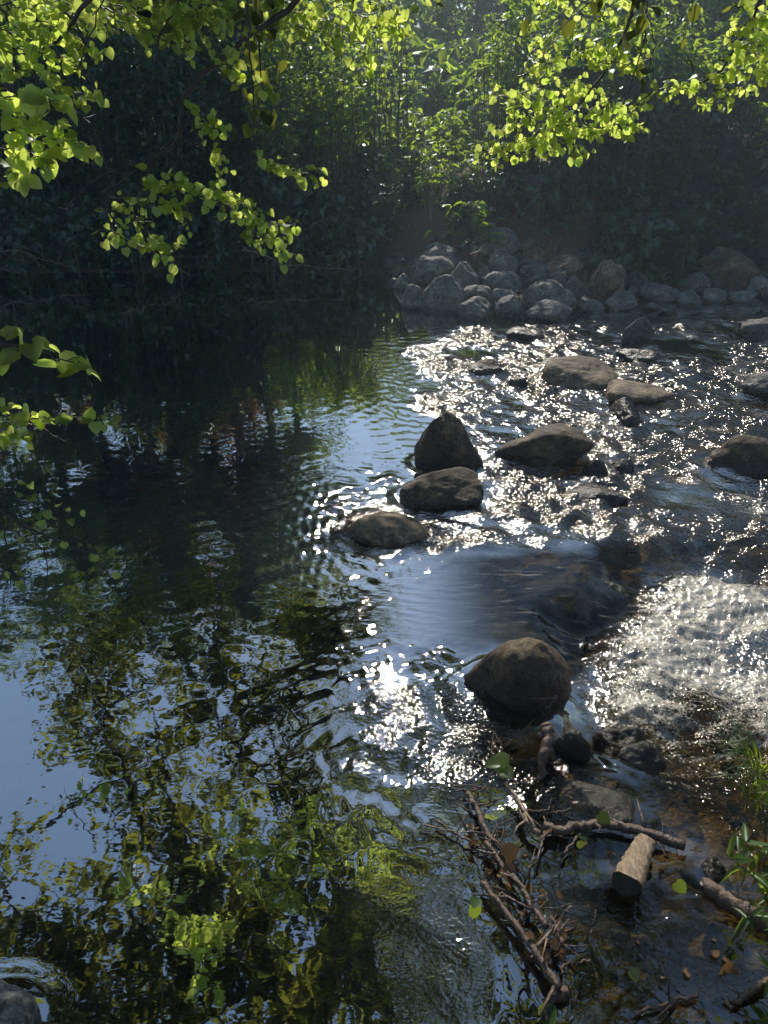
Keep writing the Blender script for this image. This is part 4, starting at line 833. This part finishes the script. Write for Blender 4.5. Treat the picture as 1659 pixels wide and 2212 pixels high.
lone_leaf(500, 215, .07, 'sprig of three fresh green leaves stuck on the dam top', 'freshleaf', .12, n=4, name='leaf_sprig', tilt=.5)
lone_leaf(880, 520, .08, 'bright green leaf on the water below the bark log', 'freshleaf', .03)
lone_leaf(930, 420, .055, 'dull olive leaf lying on the olive boulder', 'grass', .1)
lone_leaf(400, 785, .055, 'pale wet green leaf left of the long thick stick', 'grass', .02, tilt=.1)
lone_leaf(1080, 1085, .04, 'yellow-green oval leaf floating alone at lower right', 'freshleaf', .012, tilt=.1)
lone_leaf(1262, 715, .05, 'green leaf right of the split log', 'grass', .04)
lone_leaf(685, 1300, .06, 'large dull green leaf at the bottom edge', 'grass', .012, tilt=.1)
lone_leaf(810, 580, .035, 'small pale leaf beside the short dark stick', 'dryleaf', .015)
lone_leaf(685, 850, .04, 'small yellow leaf near the end of the lower spine', 'freshleaf', .05)
lone_leaf(1510, 1080, .07, 'dull brown leaf in the shallows by the right bank', 'dryleaf', .012)
lone_leaf(495, 600, .075, 'curled tan leaf in the middle of the dam', 'dryleaf', .09, n=2, tilt=.5)
# litter caught along the dam, uncountable
mb = MB(); tb = MB()
spine = smooth_path([onz(*C3(*q), .03) for q in [(400, 330), (440, 480), (500, 600), (560, 700), (640, 820), (720, 930), (770, 1040), (790, 1130)]], 12)
for i in range(110):
    c = spine[rng.integers(len(spine))]+rng.normal(0, 1, 3)*A(.055, .055, .018)
    if i % 3 == 0:
        d = rng.normal(0, 1, 3); d[2] *= .4; d *= rng.uniform(.02, .07); tb.tube([c-d, c+rng.normal(0, .006, 3), c+d], [.0025, .003, .0015], 4)
    else: leaves(mb, [c], [rng.normal(0, 1, 3)], [A(0, 0, 1)+rng.normal(0, .6, 3)], rng.uniform(.015, .045), (OV_V, OV_T))
for i in range(14):
    c = onz(*C3(rng.uniform(1080, 1640), rng.uniform(960, 1330)), 0); c[2] = max(0.006, gz(c[0], c[1]))+.004
    leaves(mb, [c], [rng.normal(0, 1, 3)*A(1, 1, .2)], [A(0, 0, 1)+rng.normal(0, .2, 3)], rng.uniform(.012, .04), (OV_V, OV_T))
lit = mb.build('leaf_litter', M['dryleaf']); tag(lit, 'brown leaf scraps and crumbs caught along the driftwood and shallows', 'litter', kind='stuff')
tw = tb.build('twig_litter', M['stick']); tag(tw, 'tiny broken twigs matted along the driftwood dam', 'twigs', kind='stuff')
# pebbles on the bed near the camera
mb = MB(); V3, F3 = ICOS[3]
V2, F2 = ico(2)
for i in range(1500):
    x = rng.uniform(-1.5, 2.6); y = rng.uniform(.9, 6.5); s_ = abs(rng.normal(.02, .02))+.008
    v = V2*(1+.25*rng.normal(0, .35, (len(V2), 1)))*np.array([1, rng.uniform(.7, 1), .6])*s_
    mb.add(v+np.array([x, y, gz(x, y)+s_*.2]), F2, None, rng.random())
pb = mb.build('pebbles', M['wet']); tag(pb, 'brown pebbles on the stream bed', 'pebbles', kind='stuff')

mb = MB()
for i in range(420):
    x = rng.uniform(.0, 7.5); y = float(far_edge(np.array(x)))+rng.uniform(-1., 2.2); s_ = abs(rng.normal(.05, .04))+.02
    v = V2*(1+.3*rng.normal(0, .35, (len(V2), 1)))*np.array([1, rng.uniform(.7, 1), .65])*s_; mb.add(v+np.array([x, y, max(gz(x, y), -.06)+s_*.2]), F2, None, rng.random())
fs = mb.build('cobbles', M['rock']); tag(fs, 'small dark cobbles and rubble filling the gaps of the far boulder heap', 'cobbles', kind='stuff')
# ------------------------------------------------------------------ near right bank plants
def herb(loc, n, h, label, seed, mat='grass', lsz=.09, tpl=(LAN_V, OV_T), name='bank_plant', group=None, lean=(-.3, 0)):
    r = np.random.default_rng(seed); st = MB(); fo = MB(); P = []; Yd = []; Nn = []
    for i in range(n):
        b0 = A(r.normal(0, .05), r.normal(0, .05), -.03); H = h*r.uniform(.6, 1.1); e = b0+A(lean[0]*H+r.normal(0, .12), lean[1]*H+r.normal(0, .12), H)
        p = smooth_path([b0, (b0+e)/2+A(.03, 0, .05*H), e], 5); st.tube(p, np.linspace(.004, .0015, len(p)), 4, cap=False)
        for k in range(3, len(p)):
            for _ in range(2):
                P.append(p[k]); d = r.normal(0, 1, 3); d[2] *= .4; Yd.append(d); Nn.append(A(0, 0, 1)+r.normal(0, .3, 3))
    leaves(fo, P, Yd, Nn, lsz*r.uniform(.6, 1.1, len(P)), tpl); e = empty(name, loc, label, 'plant', group)
    st.build('stem', M['stem'], e); fo.build('foliage', M[mat], e)
def bank_at(x, y, zoff=0):
    p = onz(*C3(x, y), .05); return (p[0], p[1], gz(p[0], p[1]))
for i, (x, y, h_, lab) in enumerate([(1760, 680, .22, 'leafy willowherb at the right edge above the sunken log'), (1790, 1090, .25, 'bright leafy plant at the right edge, lower down'),
    (1800, 1260, .25, 'leafy plant in the bottom right corner'), (1800, 480, .2, 'dark leafy plant beside the white water at right')]):
    p = onz(*C3(x, y), .1); herb((p[0], p[1], max(gz(p[0], p[1]), -.02)), 4, h_, lab, 60+i, lsz=.075)
def grass_tuft(loc, n, h, label, seed):
    r = np.random.default_rng(seed); mb = MB()
    for i in range(n):
        a = r.uniform(1.8, 4.6); H = h*r.uniform(.6, 1.1); b0 = A(r.normal(0, .03), r.normal(0, .03), 0); d = A(math.cos(a), math.sin(a), 0)*H*r.uniform(.3, .8); wv = A(-math.sin(a), math.cos(a), 0)*.004
        ts = np.linspace(0, 1, 7); c = np.array([b0+d*t**1.5+A(0, 0, H*(t*1.1-.75*t**2.2)) for t in ts]); w_ = (1-ts**2)[:, None]*wv
        V = np.concatenate([c-w_, c+w_]); q = [[k, k+1, k+8, k+7] for k in range(6)]; mb.add(V, None, q, r.random())
    e = mb.build('grass_tuft', M['grass']); e.location = loc; tag(e, label, 'grass')
p = onz(*C2(1700, 950), .2); grass_tuft((p[0], p[1], gz(p[0], p[1])), 40, .5, 'drooping grass tuft at the right edge above the white water', 71)
p = onz(*C3(1700, 100), .2); grass_tuft((p[0], p[1], gz(p[0], p[1])), 30, .4, 'grass tuft at the right edge below the white water', 72)
# dead twigs in the boulder heap and along the left bank
def dead(pts, y, label, seed, n=14):
    mb = MB(); P = wp([C1(*q) for q in pts], y); base = P[0]; r = np.random.default_rng(seed); p = smooth_path(P, 6, .01); mb.tube(p, np.linspace(.009, .003, len(p)), 5)
    for _ in range(n):
        k = r.integers(1, len(p)-1); d = r.normal(0, 1, 3); d[2] = abs(d[2]); d /= np.linalg.norm(d); L_ = r.uniform(.1, .45); mb.tube([p[k], p[k]+d*L_*.5+r.normal(0, .02, 3), p[k]+d*L_], [.004, .003, .0015], 3, cap=False)
    o = mb.build('dead_branch', M['pale'], off=base); o.location = tuple(base); tag(o, label, 'branch')
dead([(920, 460), (860, 380), (790, 330), (740, 290), (720, 230)], 12.1, 'dead twiggy branch lodged left of the tall reddish boulder', 80, 26)
dead([(840, 300), (900, 245), (925, 250)], 12.6, 'arched pale dead twig behind the tall reddish boulder', 81, 4)
dead([(440, 300), (400, 255), (370, 230)], 12.4, 'short pale twig between the rear boulders', 82, 2)
dead([(1120, 290), (1000, 270), (900, 240)], 13, 'long thin dead twig behind the heap', 83, 3)
def deadw(P, label, seed, n=20):
    mb = MB(); r = np.random.default_rng(seed); base = A(*P[0]); p = smooth_path([A(*q) for q in P], 6, .03); mb.tube(p, np.linspace(.014, .004, len(p)), 5)
    for _ in range(n):
        k = r.integers(1, len(p)-1); d = r.normal(0, 1, 3); d /= np.linalg.norm(d); L_ = r.uniform(.3, 1.0); mb.tube([p[k], p[k]+d*L_*.5+r.normal(0, .05, 3), p[k]+d*L_], [.006, .004, .002], 3, cap=False)
    o = mb.build('dead_branch', M['pale'], off=base); o.location = tuple(base); tag(o, label, 'branch')
deadw([(-8.5, 15, .9), (-7, 14.4, .55), (-5.4, 13.9, .2)], 'grey dead branch sprawling on the far bank at the left edge', 84, 30)
deadw([(-5.2, 14.9, .8), (-4.3, 14.2, .5), (-3.4, 13.8, .1)], 'grey dead branch beside the water left of centre', 85, 22)
deadw([(-2.6, 14.6, .5), (-1.8, 13.9, .35), (-.6, 13.6, .25)], 'bare dead branch low over the pool left of the heap', 86, 14)

# ------------------------------------------------------------------ damp sunlit haze over the river
m, nt = newmat('river_haze'); vs = nt.nodes.new('ShaderNodeVolumeScatter'); vs.inputs['Color'].default_value = (.72, .86, 1, 1); vs.inputs['Density'].default_value = .0037; vs.inputs['Anisotropy'].default_value = .3
oo = nt.nodes.new('ShaderNodeOutputMaterial'); nt.links.new(vs.outputs[0], oo.inputs['Volume'])
bx = np.array([(x, y, z) for x in (-30, 30) for y in (-12, 45) for z in (-4, 20)], float)
hz_ = make('haze', bx, [[(0, 1, 3, 2), (4, 6, 7, 5), (0, 4, 5, 1), (2, 3, 7, 6), (0, 2, 6, 4), (1, 5, 7, 3)]], m, smooth=False)
tag(hz_, 'thin bluish haze hanging over the shaded river', 'haze', kind='stuff')
scene.cycles.volume_bounces = 0
